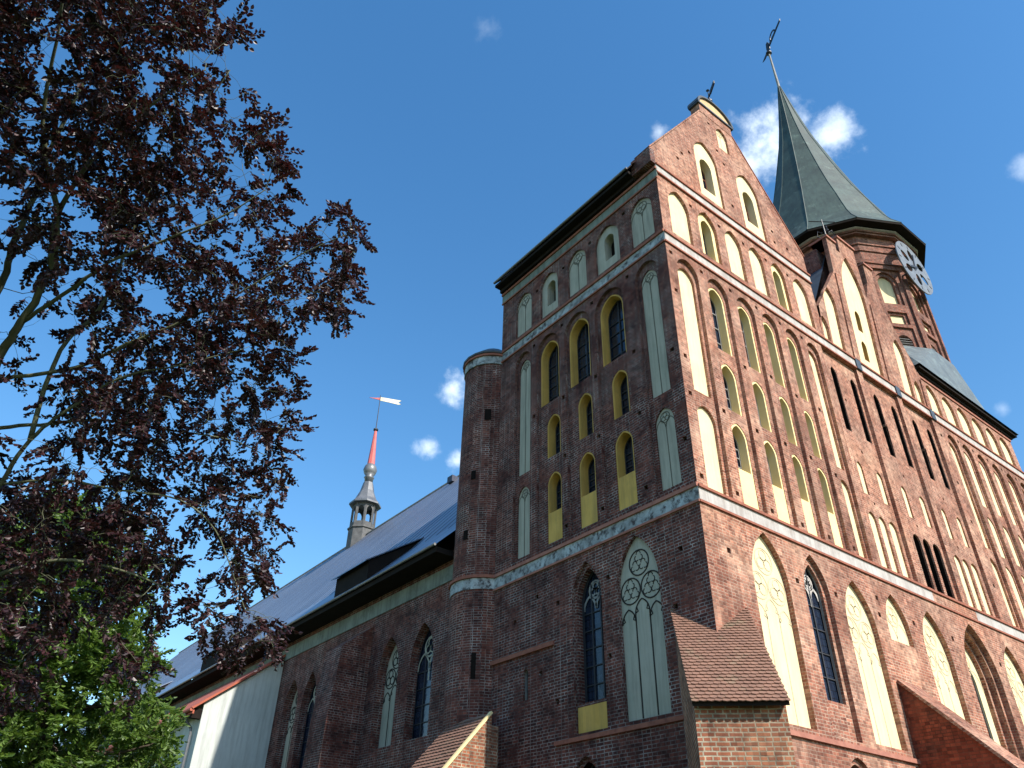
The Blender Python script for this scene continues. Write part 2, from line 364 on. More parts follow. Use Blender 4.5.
# ------------------------------------------------------------------ mesh helpers
class MB:
    def __init__(s):
        s.v, s.f = [], []
    def add(s, verts, faces):
        b = len(s.v)
        s.v += [tuple(p) for p in verts]
        s.f += [tuple(i + b for i in f) for f in faces]
    def quad(s, a, b, c, d):
        s.add([a, b, c, d], [(0, 1, 2, 3)])
    def box(s, x0, x1, y0, y1, z0, z1):
        s.add([(x0, y0, z0), (x1, y0, z0), (x1, y1, z0), (x0, y1, z0), (x0, y0, z1), (x1, y0, z1), (x1, y1, z1), (x0, y1, z1)],
              [(0, 3, 2, 1), (4, 5, 6, 7), (0, 1, 5, 4), (1, 2, 6, 5), (2, 3, 7, 6), (3, 0, 4, 7)])
    def prism(s, pts, off):
        n = len(pts); off = Vector(off)
        p0 = [Vector(p) for p in pts]; p1 = [p + off for p in p0]
        s.add(p0 + p1, [tuple(range(n - 1, -1, -1)), tuple(range(n, 2 * n))] + [(i, (i + 1) % n, n + (i + 1) % n, n + i) for i in range(n)])
    def tube(s, pts, radii, seg=6, cap=True):
        pts = [Vector(p) for p in pts]
        rings = []
        t0 = (pts[1] - pts[0]).normalized()
        ref = Vector((0, 0, 1)) if abs(t0.z) < 0.9 else Vector((1, 0, 0))
        for i, p in enumerate(pts):
            a = pts[max(0, i - 1)]; b = pts[min(len(pts) - 1, i + 1)]
            t = (b - a).normalized()
            u = t.cross(ref)
            if u.length < 1e-4:
                u = t.cross(Vector((0.3, 0.9, 0.1)))
            u.normalize(); w = t.cross(u)
            rings.append([p + (u * math.cos(2 * math.pi * k / seg) + w * math.sin(2 * math.pi * k / seg)) * radii[i] for k in range(seg)])
        vs = [q for r in rings for q in r]
        fs = []
        for i in range(len(pts) - 1):
            for k in range(seg):
                fs.append((i * seg + k, i * seg + (k + 1) % seg, (i + 1) * seg + (k + 1) % seg, (i + 1) * seg + k))
        if cap:
            fs.append(tuple(range(seg - 1, -1, -1)))
            fs.append(tuple((len(pts) - 1) * seg + k for k in range(seg)))
        s.add(vs, fs)
    def lathe(s, c, prof, seg=12, ph=0.0, cap=True):
        vs, fs = [], []
        for (r, z) in prof:
            for k in range(seg):
                a = ph + 2 * math.pi * k / seg
                vs.append((c[0] + r * math.cos(a), c[1] + r * math.sin(a), z))
        for i in range(len(prof) - 1):
            for k in range(seg):
                fs.append((i * seg + k, i * seg + (k + 1) % seg, (i + 1) * seg + (k + 1) % seg, (i + 1) * seg + k))
        if cap:
            fs.append(tuple(range(seg - 1, -1, -1)))
            fs.append(tuple((len(prof) - 1) * seg + k for k in range(seg)))
        s.add(vs, fs)
    def build(s, name, mat, parent=None, smooth=False, uv=True, label=None):
        me = bpy.data.meshes.new(name)
        me.from_pydata(s.v, [], s.f)
        me.update()
        if uv:
            ul = me.uv_layers.new(name='UVMap')
            for p in me.polygons:
                n = p.normal
                if abs(n.z) > 0.93:
                    for li in p.loop_indices:
                        c = me.vertices[me.loops[li].vertex_index].co
                        ul.data[li].uv = (c.x, c.y)
                else:
                    t = Vector((-n.y, n.x, 0)).normalized()
                    w = n.cross(t)
                    for li in p.loop_indices:
                        c = me.vertices[me.loops[li].vertex_index].co
                        ul.data[li].uv = (c.dot(t), c.dot(w) if abs(n.z) > 0.08 else c.z)
        if smooth:
            me.polygons.foreach_set('use_smooth', [True] * len(me.polygons))
        me.materials.append(mat)
        o = bpy.data.objects.new(name, me)
        COL.objects.link(o)
        if parent:
            o.parent = parent
        if label:
            o['label'] = label
        return o

def thing(name, label, cat, loc=(0, 0, 0)):
    o = bpy.data.objects.new(name, None)
    o.location = (0, 0, 0)
    COL.objects.link(o)
    o['label'] = label
    o['category'] = cat
    return o

class Frame:
    """wall plane: a along the wall, z up, d inwards"""
    def __init__(s, o, u, inn, up=(0, 0, 1), z0=0.0):
        s.o, s.u, s.inn, s.up, s.z0 = Vector(o), Vector(u), Vector(inn), Vector(up), z0
    def pt(s, a, z, d=0.0):
        return s.o + s.u * a + s.inn * d + Vector((0, 0, s.z0)) + s.up * (z - s.z0)

def arch(x0, x1, z0, zt, h):
    if h <= 0:
        return [(x0, z0), (x1, z0), (x1, zt), (x0, zt)]
    a = (x1 - x0) / 2; cx = (x0 + x1) / 2
    h = max(h, a * 1.001)
    zs = zt - h
    r = (a * a + h * h) / (2 * a)
    pts = [(x0, z0), (x1, z0)]
    n = 8
    th = math.asin(min(1, h / r))
    for i in range(n + 1):
        t = th * i / n
        pts.append((cx + a - r + r * math.cos(t), zs + r * math.sin(t)))
    for i in range(n - 1, -1, -1):
        t = th * i / n
        pts.append((cx - a + r - r * math.cos(t), zs + r * math.sin(t)))
    return pts

def face_with_holes(mb, fr, outline, holes, d):
    loops = [outline] + holes
    l3 = [[Vector((p[0], p[1], 0)) for p in lp] for lp in loops]
    tris = tessellate_polygon(l3)
    flat = [p for lp in loops for p in lp]
    vs = [fr.pt(p[0], p[1], d) for p in flat]
    fs = []
    for t in tris:
        n = (vs[t[1]] - vs[t[0]]).cross(vs[t[2]] - vs[t[0]])
        if n.length < 1e-9:
            continue
        fs.append(tuple(t) if n.dot(fr.inn) < 0 else (t[0], t[2], t[1]))
    mb.add(vs, fs)

def reveal(mb, fr, loop, d0, d1):
    n = len(loop)
    a = [fr.pt(p[0], p[1], d0) for p in loop]; b = [fr.pt(p[0], p[1], d1) for p in loop]
    cen = sum(a, Vector()) / n
    vs = a + b; fs = []
    for i in range(n):
        j = (i + 1) % n
        nn = (a[j] - a[i]).cross(b[i] - a[i])
        mid = (a[i] + a[j]) / 2
        f = (i, j, n + j, n + i)
        fs.append(f if nn.dot(cen - mid) > 0 else f[::-1])
    mb.add(vs, fs)

def ribbon(mb, fr, pts, w, d, closed=False, t=0.012):
    n = len(pts)
    P = [Vector((p[0], p[1])) for p in pts]
    L, R = [], []
    for i in range(n):
        if closed:
            a, b = P[(i - 1) % n], P[(i + 1) % n]
        else:
            a, b = P[max(0, i - 1)], P[min(n - 1, i + 1)]
        tt = (b - a).normalized(); nn = Vector((-tt.y, tt.x)) * w / 2
        L.append(P[i] + nn); R.append(P[i] - nn)
    m = n if closed else n - 1
    for i in range(m):
        j = (i + 1) % n
        a, b, c, e = [fr.pt(q.x, q.y, d - t) for q in (L[i], L[j], R[j], R[i])]
        nrm_ = (b - a).cross(c - a)
        if nrm_.dot(fr.inn) > 0:
            a, b, c, e = a, e, c, b
        mb.quad(a, b, c, e)
        for q0, q1 in ((L[i], L[j]), (R[i], R[j])):
            mb.quad(fr.pt(q0.x, q0.y, d - t), fr.pt(q1.x, q1.y, d - t), fr.pt(q1.x, q1.y, d), fr.pt(q0.x, q0.y, d))

def circ(cx, cz, r, n=18, a0=0, a1=2 * math.pi):
    return [(cx + r * math.cos(a0 + (a1 - a0) * i / n), cz + r * math.sin(a0 + (a1 - a0) * i / n)) for i in range(n if abs(a1 - a0 - 2 * math.pi) < 1e-6 else n + 1)]

def lane_head(mb, fr, x0, x1, zs, d, w):
    c = (x0 + x1) / 2; a = (x1 - x0) / 2
    pts = arch(x0, x1, zs - 0.01, zs + a * 1.5, a * 1.5)[2:]
    ribbon(mb, fr, pts, w, d)
    # cusps
    for s in (-1, 1):
        ribbon(mb, fr, [(c + s * a, zs + a * 0.15), (c + s * a * 0.62, zs + a * 0.30), (c + s * a * 0.80, zs + a * 0.75)], w * 0.9, d)

def tracery(fr, x0, x1, z0, zt, h, d, lanes, w, mat, parent, rich=True):
    mb = MB()
    W = x1 - x0; cx = (x0 + x1) / 2; e = 0.04
    zs = zt - h
    if lanes == 3:
        lw = W / 3
        r = W * 0.235
        zh = zs - W * 0.62
        for i in (1, 2):
            ribbon(mb, fr, [(x0 + lw * i, z0 + e), (x0 + lw * i, zh)], w, d)
        for i in range(3):
            up = 0.0 if i != 1 else W * 0.12
            lane_head(mb, fr, x0 + lw * i + (0.02 if i == 0 else 0), x0 + lw * (i + 1) - (0.02 if i == 2 else 0), zh + up, d, w)
            if i == 1:
                ribbon(mb, fr, [(x0 + lw, zh), (x0 + lw, zh + up)], w, d); ribbon(mb, fr, [(x0 + 2 * lw, zh), (x0 + 2 * lw, zh + up)], w, d)
        cs = [(cx, zt - W * 0.50, r * 1.0), (cx - W * 0.247, zs - W * 0.06, r), (cx + W * 0.247, zs - W * 0.06, r)]
        for (qx, qz, qr) in cs:
            ribbon(mb, fr, circ(qx, qz, qr, 22), w, d, closed=True)
            if rich:
                for k in range(3):
                    a = math.pi / 2 + k * 2 * math.pi / 3
                    sx, sz = qx + qr * 0.49 * math.cos(a), qz + qr * 0.49 * math.sin(a)
                    for q in range(3):
                        b = a + (q - 1) * 2 * math.pi / 3
                        tx, tz = sx + qr * 0.22 * math.cos(b), sz + qr * 0.22 * math.sin(b)
                        ribbon(mb, fr, circ(tx, tz, qr * 0.215, 9, b - 1.75, b + 1.75), w * 0.6, d)
            else:
                for k in range(3):
                    a = math.pi / 2 + k * 2 * math.pi / 3
                    ribbon(mb, fr, circ(qx + qr * 0.45 * math.cos(a), qz + qr * 0.45 * math.sin(a), qr * 0.42, 10), w, d, closed=True)
    elif lanes == 2:
        zh = zs - W * 0.15
        ribbon(mb, fr, [(cx, z0 + e), (cx, zh + W * 0.15)], w, d)
        r = W * 0.24
        ribbon(mb, fr, circ(cx, zs + h * 0.42, r, 16), w, d, closed=True)
        for k in range(3):
            a = math.pi / 2 + k * 2 * math.pi / 3
            ribbon(mb, fr, circ(cx + r * 0.45 * math.cos(a), zs + h * 0.42 + r * 0.45 * math.sin(a), r * 0.42, 8), w * 0.8, d, closed=True)
        for s in (-1, 1):
            a_ = min(cx, cx + s * W / 2) + 0.015; b_ = max(cx, cx + s * W / 2) - 0.015
            ribbon(mb, fr, arch(a_, b_, zh, zh + W * 0.38, W * 0.38)[2:], w, d)
    else:
        ribbon(mb, fr, [(cx, z0 + e), (cx, zt - 0.05)], w, d)
    return mb.build('tracery', mat, parent, uv=False)

def blind_panel(fr, x0, x1, z0, zt, h, d, mat, parent, trac=None, name='blind_panel'):
    mb = MB()
    face_with_holes(mb, fr, arch(x0, x1, z0, zt, h), [], d)
    o = mb.build(name, mat, parent)
    if trac:
        lanes, w, tm, rich = trac
        tracery(fr, x0, x1, z0, zt, h, d, lanes, w, tm, o, rich)
    return o

def inset(x0, x1, z0, zt, h, e):
    return (x0 + e, x1 - e, z0 + e, zt - e, max(0, h - e * 0.6))

def window(fr, x0, x1, z0, zt, h, d, depth, revmat, parent, band=0.0, zwin=None, apronmat=None, gmat=None, bars=3, mull=1, barmat=None, void=False, panel=None):
    """deep opening: painted reveal, optional surround band or panel, glass and frame children"""
    mb = MB()
    gm = gmat or GLASS
    if panel:        # panel = the arched field the opening is cut in
        face_with_holes(mb, fr, arch(*panel), [arch(x0, x1, z0, zt, h)], d)
        op = arch(x0, x1, z0, zt, h); ox0, ox1, oz0, ozt, oh = x0, x1, z0, zt, h
    elif apronmat is not None or band:
        ozz = zwin if zwin else z0
        ox0, ox1, oz0, ozt, oh = x0 + band, x1 - band, ozz, zt - band, h - band * 0.5 if h else 0
        op = arch(ox0, ox1, oz0, ozt, oh)
        if ozz <= z0 + 1e-6:
            oz0 = z0 + 0.004; op = arch(ox0, ox1, oz0, ozt, oh)
        face_with_holes(mb, fr, arch(x0, x1, z0, zt, h), [op], d)
    else:
        op = arch(x0, x1, z0, zt, h); ox0, ox1, oz0, ozt, oh = x0, x1, z0, zt, h
    reveal(mb, fr, op, d, d + depth)
    o = mb.build('window', revmat, parent)
    g = MB(); face_with_holes(g, fr, op, [], d + depth)
    g.build('glass' if not void else 'louvre', VOID if void else gm, o)
    if not void:
        f = MB()
        bm_ = barmat or LEADING
        reveal(f, fr, op, d + depth - 0.05, d + depth)
        ins = arch(*inset(ox0, ox1, oz0, ozt, oh, 0.05))
        face_with_holes(f, fr, op, [ins], d + depth - 0.05)
        for i in range(1, mull + 1):
            x = ox0 + (ox1 - ox0) * i / (mull + 1)
            ribbon(f, fr, [(x, oz0), (x, ozt - 0.05 - (oh * 0.35 if mull > 1 else 0))], 0.05, d + depth, t=0.05)
        for i in range(1, bars + 1):
            z = oz0 + (ozt - oh - oz0) * i / (bars + 0.5)
            ribbon(f, fr, [(ox0, z), (ox1, z)], 0.035, d + depth, t=0.04)
        f.build('frame', bm_, o)
    return o

# ------------------------------------------------------------------ ground
g = MB(); g.add([(-3000, -3000, 0), (3000, -3000, 0), (3000, 3000, 0), (-3000, 3000, 0)], [(0, 1, 2, 3)])
go = g.build('ground', GRASS); go['kind'] = 'structure'
g = MB(); g.add([(-4, -5, 0.004), (45, -5, 0.004), (45, 0, 0.004), (-4, 0, 0.004)], [(0, 1, 2, 3)])
g.add([(-4, 0, 0.004), (0, 0, 0.004), (0, 120, 0.004), (-4, 120, 0.004)], [(0, 1, 2, 3)])
go = g.build('path', PAVE); go['kind'] = 'structure'

# ------------------------------------------------------------------ cathedral
CATH = thing('cathedral', 'red brick Gothic cathedral with pale arched panels, gabled west front and pointed copper clock spire', 'cathedral')

FW = Frame((0, 0, 0), (1, 0, 0), (0, 1, 0))
wall = MB()
holes = []
FB = Frame((0, 0, 0), (1, 0, 0), (0, 1, 0), up=(0, -0.05, 1), z0=22.95)   # the middle gable leans out slightly

def niche(mbx, hl, fr, x0, x1, z0, zt, h, depth, base=0.0):
    lp = arch(x0, x1, z0, zt, h)
    hl.append(lp)
    reveal(mbx, fr, lp, base, base + depth)
    return lp

def putlog(mbx, hl, fr, x, z, base=0.0, s=0.165):
    lp = [(x - s / 2, z - s / 2), (x + s / 2, z - s / 2), (x + s / 2, z + s / 2), (x - s / 2, z + s / 2)]
    hl.append(lp)
    reveal(mbx, fr, lp, base, base + 0.6)
    face_with_holes(mbx, fr, lp, [], base + 0.6)

T_FAC = (3, 0.035, LINEBROWN, False)
# --- blind arcades of the flanking blocks
def column(x0, x1, kind):
    lp = niche(wall, holes, FW, x0, x1, 12.36, 22.06, (x1 - x0) * 0.58, 0.14)
    hs = []
    w = x1 - x0
    i0, i1 = x0 + w * 0.11, x1 - w * 0.11
    D = 0.14
    if kind == 'panel':
        for (a, b) in ((16.1, 21.72), (12.5, 15.6)):
            hh = (i1 - i0) * 0.6
            hs.append(arch(i0, i1, a, b, hh)); reveal(wall, FW, hs[-1], D, D + 0.1)
            blind_panel(FW, i0, i1, a, b, hh, D + 0.1, CREAM, CATH)
    elif kind == 'rows':
        hh = (i1 - i0) * 0.6
        for (a, b) in ((18.65, 21.72), (16.05, 18.1), (12.5, 15.6)):
            hs.append(arch(i0, i1, a, b, hh)); reveal(wall, FW, hs[-1], D, D + 0.05)
            blind_panel(FW, i0, i1, a, b, hh, D + 0.05, CREAM, CATH)
    else:
        hh = (i1 - i0) * 0.6
        q1 = i1 - w * 0.06
        for (a, b, zw) in ((18.65, 21.72, None), (16.05, 18.1, None), (12.5, 15.6, 13.8)):
            e1 = i1 if b > 20 else q1
            hs.append(arch(i0, e1, a, b, hh)); reveal(wall, FW, hs[-1], D, D + 0.025)
            window(FW, i0, e1, a, b, hh, D + 0.025, 0.36, CREAMY, CATH, band=0.075, zwin=zw, apronmat=CREAM, bars=3, barmat=GREYWOOD)
    for z in (15.88,):
        putlog(wall, hs, FW, x0 + w * 0.5, z, D, 0.1) if False else None
    face_with_holes(wall, FW, lp, hs, D)

LC = [(0.5, 1.68, 'panel'), (2.2, 3.38, 'win'), (3.93, 5.02, 'win'), (5.52, 6.52, 'win'), (7.07, 8.02, 'win'), (8.55, 9.42, 'panel')]
for c in LC: column(*c)
RCX = [20.2, 21.68, 23.25, 24.85, 26.48, 28.1]
for i, x in enumerate(RCX): column(x, x + 1.08, 'panel' if i in (0, 5) else 'rows')

# --- top row, north block
for i, (a, b) in enumerate([(0.55, 1.75), (2.3, 3.45), (4.0, 5.05), (5.58, 6.56), (7.13, 8.1), (8.7, 9.75)]):
    h = (b - a) * 0.75
    niche(wall, holes, FW, a, b, 23.2, 25.85, h, 0.13)
    if i in (1, 4):
        w = b - a
        window(FW, a + w * 0.28, b - w * 0.16, 23.42, 25.5, w * 0.4, 0.13, 0.4, CREAMY, CATH, panel=(a, b, 23.2, 25.85, h), bars=2)
    else:
        blind_panel(FW, a, b, 23.2, 25.85, h, 0.13, CREAM, CATH)
# --- top row, south block
for i, a in enumerate([19.5, 21.2, 22.8, 24.4, 26.0, 27.6]):
    b = a + 1.18
    niche(wall, holes, FW, a, b, 22.98, 24.78, 0.72, 0.13)
    blind_panel(FW, a, b, 22.98, 24.78, 0.72, 0.13, CREAM, CATH)
# --- gable windows
for (a, b, z0, zt, oa, ob) in ((2.9, 4.45, 27.05, 31.0, 3.3, 4.08), (5.85, 7.4, 26.95, 30.95, 6.3, 7.07)):
    niche(wall, holes, FW, a, b, z0, zt, 1.15, 0.10)
    window(FW, oa, ob, 27.75, 29.9, 0.5, 0.10, 0.4, CREAM, CATH, panel=(a, b, z0, zt, 1.15), bars=2, barmat=MOULD)
niche(wall, holes, FW, 5.0, 5.8, 31.75, 33.4, 0.55, 0.10)
blind_panel(FW, 5.0, 5.8, 31.75, 33.4, 0.55, 0.10, CREAM, CATH, trac=(2, 0.025, LINEBROWN, False))
# --- middle bays
BAYS = [(9.78, 12.5), (12.95, 15.88), (16.3, 19.08)]
SL = [((10.38, 10.82), (11.88, 12.32)), ((13.72, 14.18), (15.2, 15.66)), ((17.05, 17.5), (18.4, 18.86))]
SM = [((10.45, 10.85), (11.88, 12.3)), ((13.75, 14.15), (15.2, 15.64)), ((17.05, 17.45), (18.4, 18.82))]
TR = [((10.3, 10.82), (11.0, 11.52), (11.74, 12.3)), ((13.5, 14.08), (14.25, 14.82), (15.04, 15.66)), ((16.8, 17.34), (17.5, 18.05), (18.25, 18.82))]
for b in range(3):
    x0, x1 = BAYS[b]
    lp = niche(wall, holes, FW, x0, x1, 12.36, 22.338, 0, 0.15)
    hs = []
    for (a, c) in SL[b]:
        hs.append(arch(a, c, 18.42, 21.65, 0.34))
        reveal(wall, FW, hs[-1], 0.15, 0.20)
        window(FW, a, c, 18.42, 21.65, 0.34, 0.20, 1.2, VOID, CATH, void=True)
    for k, (a, c) in enumerate(SM[b]):
        hs.append(arch(a, c, 15.55, 17.0, 0.27))
        reveal(wall, FW, hs[-1], 0.15, 0.215)
        blind_panel(FW, a, c, 15.55, 17.0, 0.27, 0.215, CREAM, CATH)
    for (a, c) in TR[b]:
        hs.append(arch(a, c, 12.5, 14.78, 0.32))
        if b == 1:
            reveal(wall, FW, hs[-1], 0.15, 0.22)
            window(FW, a, c, 12.5, 14.78, 0.32, 0.22, 1.2, VOID, CATH, void=True)
        else:
            reveal(wall, FW, hs[-1], 0.15, 0.23)
            blind_panel(FW, a, c, 12.5, 14.78, 0.32, 0.23, CREAM, CATH)
    for px_ in (x0 + 1.25,):
        putlog(wall, hs, FW, px_, 20.1, 0.15, 0.12); putlog(wall, hs, FW, px_ + 0.15, 17.6, 0.15, 0.12); putlog(wall, hs, FW, px_, 15.25, 0.15, 0.11)
    face_with_holes(wall, FW, lp, hs, 0.15)

# --- great pointed windows of the ground storey
BIG = [(2.05, 3.82, 6.1, 11.66, 1.62), (6.74, 8.5, 6.12, 11.28, 1.58), (11.58, 13.42, 6.0, 11.32, 1.62), (17.8, 19.6, 6.0, 11.25, 1.6), (22.0, 23.8, 6.0, 11.25, 1.6), (25.8, 27.6, 6.0, 11.25, 1.6)]
for (a, b, z0, zt, h) in BIG:
    niche(wall, holes, FW, a, b, z0, zt, h, 0.18)
    blind_panel(FW, a, b, z0, zt, h, 0.18, CREAM, CATH, trac=T_FAC, name='blind_window')
niche(wall, holes, FW, 9.3, 10.78, 9.65, 11.38, 1.3, 0.16)
blind_panel(FW, 9.3, 10.78, 9.65, 11.38, 1.3, 0.16, CREAM, CATH, trac=(2, 0.035, LINEBROWN, False), name='blind_window')
# glazed lancet
lp = niche(wall, holes, FW, 4.62, 6.02, 6.05, 11.58, 1.3, 0.16)
hs = [arch(4.9, 5.86, 7.08, 11.3, 0.95)]
reveal(wall, FW, hs[0], 0.16, 0.26)
face_with_holes(wall, FW, lp, hs, 0.16)
wo = window(FW, 4.9, 5.86, 7.08, 11.3, 0.95, 0.26, 0.10, GREYWOOD, CATH, bars=4)
tracery(FW, 4.92, 5.84, 9.9, 11.26, 0.9, 0.33, 2, 0.09, WHITE, wo)
# deep moulded portal-like arch
lp = niche(wall, holes, FW, 14.5, 17.08, 3.0, 11.55, 2.15, 0.22)
l2 = arch(14.66, 16.92, 3.0, 11.36, 1.9)
face_with_holes(wall, FW, lp, [l2], 0.22)
reveal(wall, FW, l2, 0.22, 0.46)
l3 = arch(14.82, 16.76, 3.0, 11.18, 1.66)
face_with_holes(wall, FW, l2, [l3], 0.46)
reveal(wall, FW, l3, 0.46, 0.62)
wo = window(FW, 15.3, 16.3, 5.0, 10.3, 0.9, 0.62, 0.12, GREYWOOD, CATH, bars=5, panel=(14.82, 16.76, 3.0, 11.18, 1.66))
wo.data.materials[0] = CREAM
tracery(FW, 14.84, 16.74, 8.9, 11.15, 1.62, 0.62, 2, 0.05, LINEBROWN, wo)
# low arches under the sill
for (a, b) in ((4.92, 6.2), (13.0, 14.0)):
    lp = niche(wall, holes, FW, a, b, 3.2, 5.62, 0.75, 0.12)
    l2 = arch(a + 0.12, b - 0.12, 3.3, 5.46, 0.64)
    face_with_holes(wall, FW, lp, [l2], 0.12)
    reveal(wall, FW, l2, 0.12, 0.4)
    window(FW, a + 0.12, b - 0.12, 3.3, 5.46, 0.64, 0.4, 0.2, VOID, CATH, bars=2)
# putlog holes
for (x, z) in [(0.25, 21.95), (1.95, 21.98), (3.65, 22.0), (5.27, 22.0), (6.8, 22.0), (8.3, 22.0), (0.26, 20.1), (0.27, 17.2), (0.26, 15.7), (0.27, 12.7), (1.93, 15.7),
               (1.93, 12.66), (3.66, 18.3), (3.66, 15.6), (3.66, 12.6), (5.28, 18.6), (5.28, 15.7), (5.28, 12.6), (6.8, 18.4), (6.8, 15.7), (6.8, 12.6), (8.3, 18.4), (8.3, 15.5), (8.3, 12.6),
               (1.05, 10.55), (4.3, 10.45), (6.38, 10.5), (8.9, 10.4), (9.0, 11.0), (11.2, 10.6), (13.95, 10.6), (17.5, 10.3), (1.95, 25.6), (3.72, 25.6), (5.3, 25.6), (6.85, 25.6), (8.4, 25.6),
               (1.95, 28.9), (1.6, 28.3), (2.5, 29.4), (5.1, 30.6), (5.1, 27.8), (8.0, 28.1), (8.0, 27.4), (4.5, 33.1), (9.0, 27.6), (4.75, 31.3), (19.6, 21.6), (21.45, 21.95), (23.0, 21.98), (24.6, 22.0), (26.2, 22.0), (27.85, 22.0), (19.6, 17.0), (19.6, 14.0), (9.6, 18.0) if False else (19.6, 19.0)]:
    putlog(wall, holes, FW, x, z)

OUT_W = [(0, 0), (29.4, 0), (29.4, 25.1), (19.2, 25.1), (19.2, 22.95), (10.35, 22.95), (10.35, 27.95), (6.3, 33.6), (3.95, 33.6), (-0.2, 27.55), (-0.2, 26.75), (0, 26.75)]
face_with_holes(wall, FW, OUT_W, holes, 0.0)
# thickness of the gable wall
for i in range(4, 11):
    a, b = OUT_W[i], OUT_W[i + 1]
    wall.quad(FW.pt(*a), FW.pt(*b), FW.pt(*b, 0.75), FW.pt(*a, 0.75))
wall.build('west_front', BRICK, CATH)

# --- the middle gable with its half gables
mid = MB(); mh = []
for (a, b, z0, zt, h, dp) in ((11.0, 12.0, 23.0, 26.55, 0.9, 0.13), (10.22, 10.86, 23.0, 24.35, 0.6, 0.13), (17.0, 17.95, 23.0, 26.4, 0.9, 0.13), (18.2, 18.85, 23.0, 24.35, 0.6, 0.13)):
    niche(mid, mh, FB, a, b, z0, zt, h, dp)
    blind_panel(FB, a, b, z0, zt, h, dp, CREAM, CATH)
niche(mid, mh, FB, 13.2, 15.15, 23.0, 30.0, 2.6, 0.14)
pm = MB()
p_open = [arch(14.0, 14.42, 25.35, 26.6, 0.3), arch(13.95, 14.37, 23.6, 24.75, 0.3)]
face_with_holes(pm, FB, arch(13.2, 15.15, 23.0, 30.0, 2.6), p_open, 0.14)
po = pm.build('blind_panel', CREAM, CATH, label='tall pointed cream panel pierced by two small openings')
for lp_ in p_open:
    q = MB(); reveal(q, FB, lp_, 0.14, 0.55); face_with_holes(q, FB, lp_, [], 0.55)
    q.build('opening', YELLOW, po)
OUT_M = [(10.35, 22.95), (19.2, 22.95), (19.2, 24.9), (16.75, 28.5), (16.75, 30.55), (15.95, 30.55), (15.95, 29.3), (15.42, 28.0), (15.3, 29.5), (15.2, 31.05), (13.68, 31.05), (13.68, 30.0), (13.36, 30.0), (13.36, 30.4), (12.55, 30.4), (12.55, 28.15), (10.4, 24.9)]
face_with_holes(mid, FB, OUT_M, mh, 0.0)
for i in range(1, len(OUT_M) - 1):
    a, b = OUT_M[i], OUT_M[i + 1]
    dd_ = 0.9 if a[1] > 28.2 and b[1] > 28.2 else 0.22
    mid.quad(FB.pt(*a), FB.pt(*b), FB.pt(*b, dd_), FB.pt(*a, dd_))
mgo = mid.build('middle_gable', BRICK, CATH)
# copings
for (a, b, z) in ((12.5, 13.36, 30.4), (13.64, 15.25, 31.05), (15.9, 16.8, 30.55)):
    cp = MB()
    p = [FB.pt(a, z, -0.08), FB.pt(b, z, -0.08), FB.pt(b, z, 0.95), FB.pt(a, z, 0.95)]
    cp.prism(p, (0, 0, 0.12))
    cp.build('coping', PINK, mgo)
# pilasters of the middle bays, standing slightly proud above the string
for (a, z1) in ((12.58, 28.0), (15.5, 27.6), (18.98, 24.6)):
    pl = MB()
    p = [FB.pt(a, 22.95, -0.07), FB.pt(a + 0.4, 22.95, -0.07), FB.pt(a + 0.4, 22.95, 0.0), FB.pt(a, 22.95, 0.0)]
    up = FB.up * (z1 - 22.95)
    pl.prism(p, up)
    pl.build('pilaster', BRICK, mgo)
core = MB()
core.box(12.58, 15.1, 0.3, 4.0, 22.0, 30.1)
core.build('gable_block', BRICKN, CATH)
ms = MB()
ms.add([(10.36, 0.2, 24.75), (13.6, 0.2, 30.6), (13.6, 9.8, 30.6), (10.36, 9.8, 24.75)], [(0, 3, 2, 1)])
ms.add([(19.2, 0.2, 24.5), (13.6, 0.2, 30.6), (13.6, 9.8, 30.6), (19.2, 9.8, 24.5)], [(0, 1, 2, 3)])
ms.build('middle_roof', SLATE, CATH)

# --- north side of the tower block
FN = Frame((0, 0, 0), (0, 1, 0), (1, 0, 0))
nw = MB(); nh = []
TS = (2, 0.03, LINEGREY, False)
def ncol(x0, x1, kind, ws):
    lp = niche(nw, nh, FN, x0, x1, 12.55, 22.08, (x1 - x0) * 0.55, 0.13)
    hs = []; D = 0.13
    if kind == 'panel':
        a, b = ws
        h = (b - a) * 0.7
        for (z0, zt) in ((16.15, 21.75), (12.7, 15.6)):
            hs.append(arch(a, b, z0, zt, h)); reveal(nw, FN, hs[-1], D, D + 0.06)
            blind_panel(FN, a, b, z0, zt, h, D + 0.06, CREAM_SHADE, CATH, trac=TS)
    else:
        for (a, b, z0, zt, zw) in ws:
            h = (b - a) * 0.62
            hs.append(arch(a, b, z0, zt, h)); reveal(nw, FN, hs[-1], D, D + 0.02)
            window(FN, a, b, z0, zt, h, D + 0.02, 0.42, YELLOW, CATH, band=0.05, zwin=zw, apronmat=YELLOW, bars=4, barmat=LEADING)
    face_with_holes(nw, FN, lp, hs, D)
ncol(0.5, 1.62, 'panel', (0.66, 1.48))
ncol(2.25, 3.85, 'win', [(2.44, 3.68, 18.72, 21.85, None), (2.5, 3.3, 16.2, 18.15, None), (2.5, 3.34, 12.72, 15.58, 13.9)])
ncol(4.15, 5.64, 'win', [(4.33, 5.5, 18.72, 21.85, None), (4.35, 5.12, 16.2, 18.1, None), (4.35, 5.17, 12.72, 15.55, 13.9)])
ncol(5.98, 7.42, 'win', [(6.15, 7.29, 18.72, 21.8, None), (6.14, 6.92, 16.2, 18.05, None), (6.14, 6.92, 12.72, 15.5, 13.9)])
ncol(7.78, 8.86, 'panel', (7.97, 8.72))
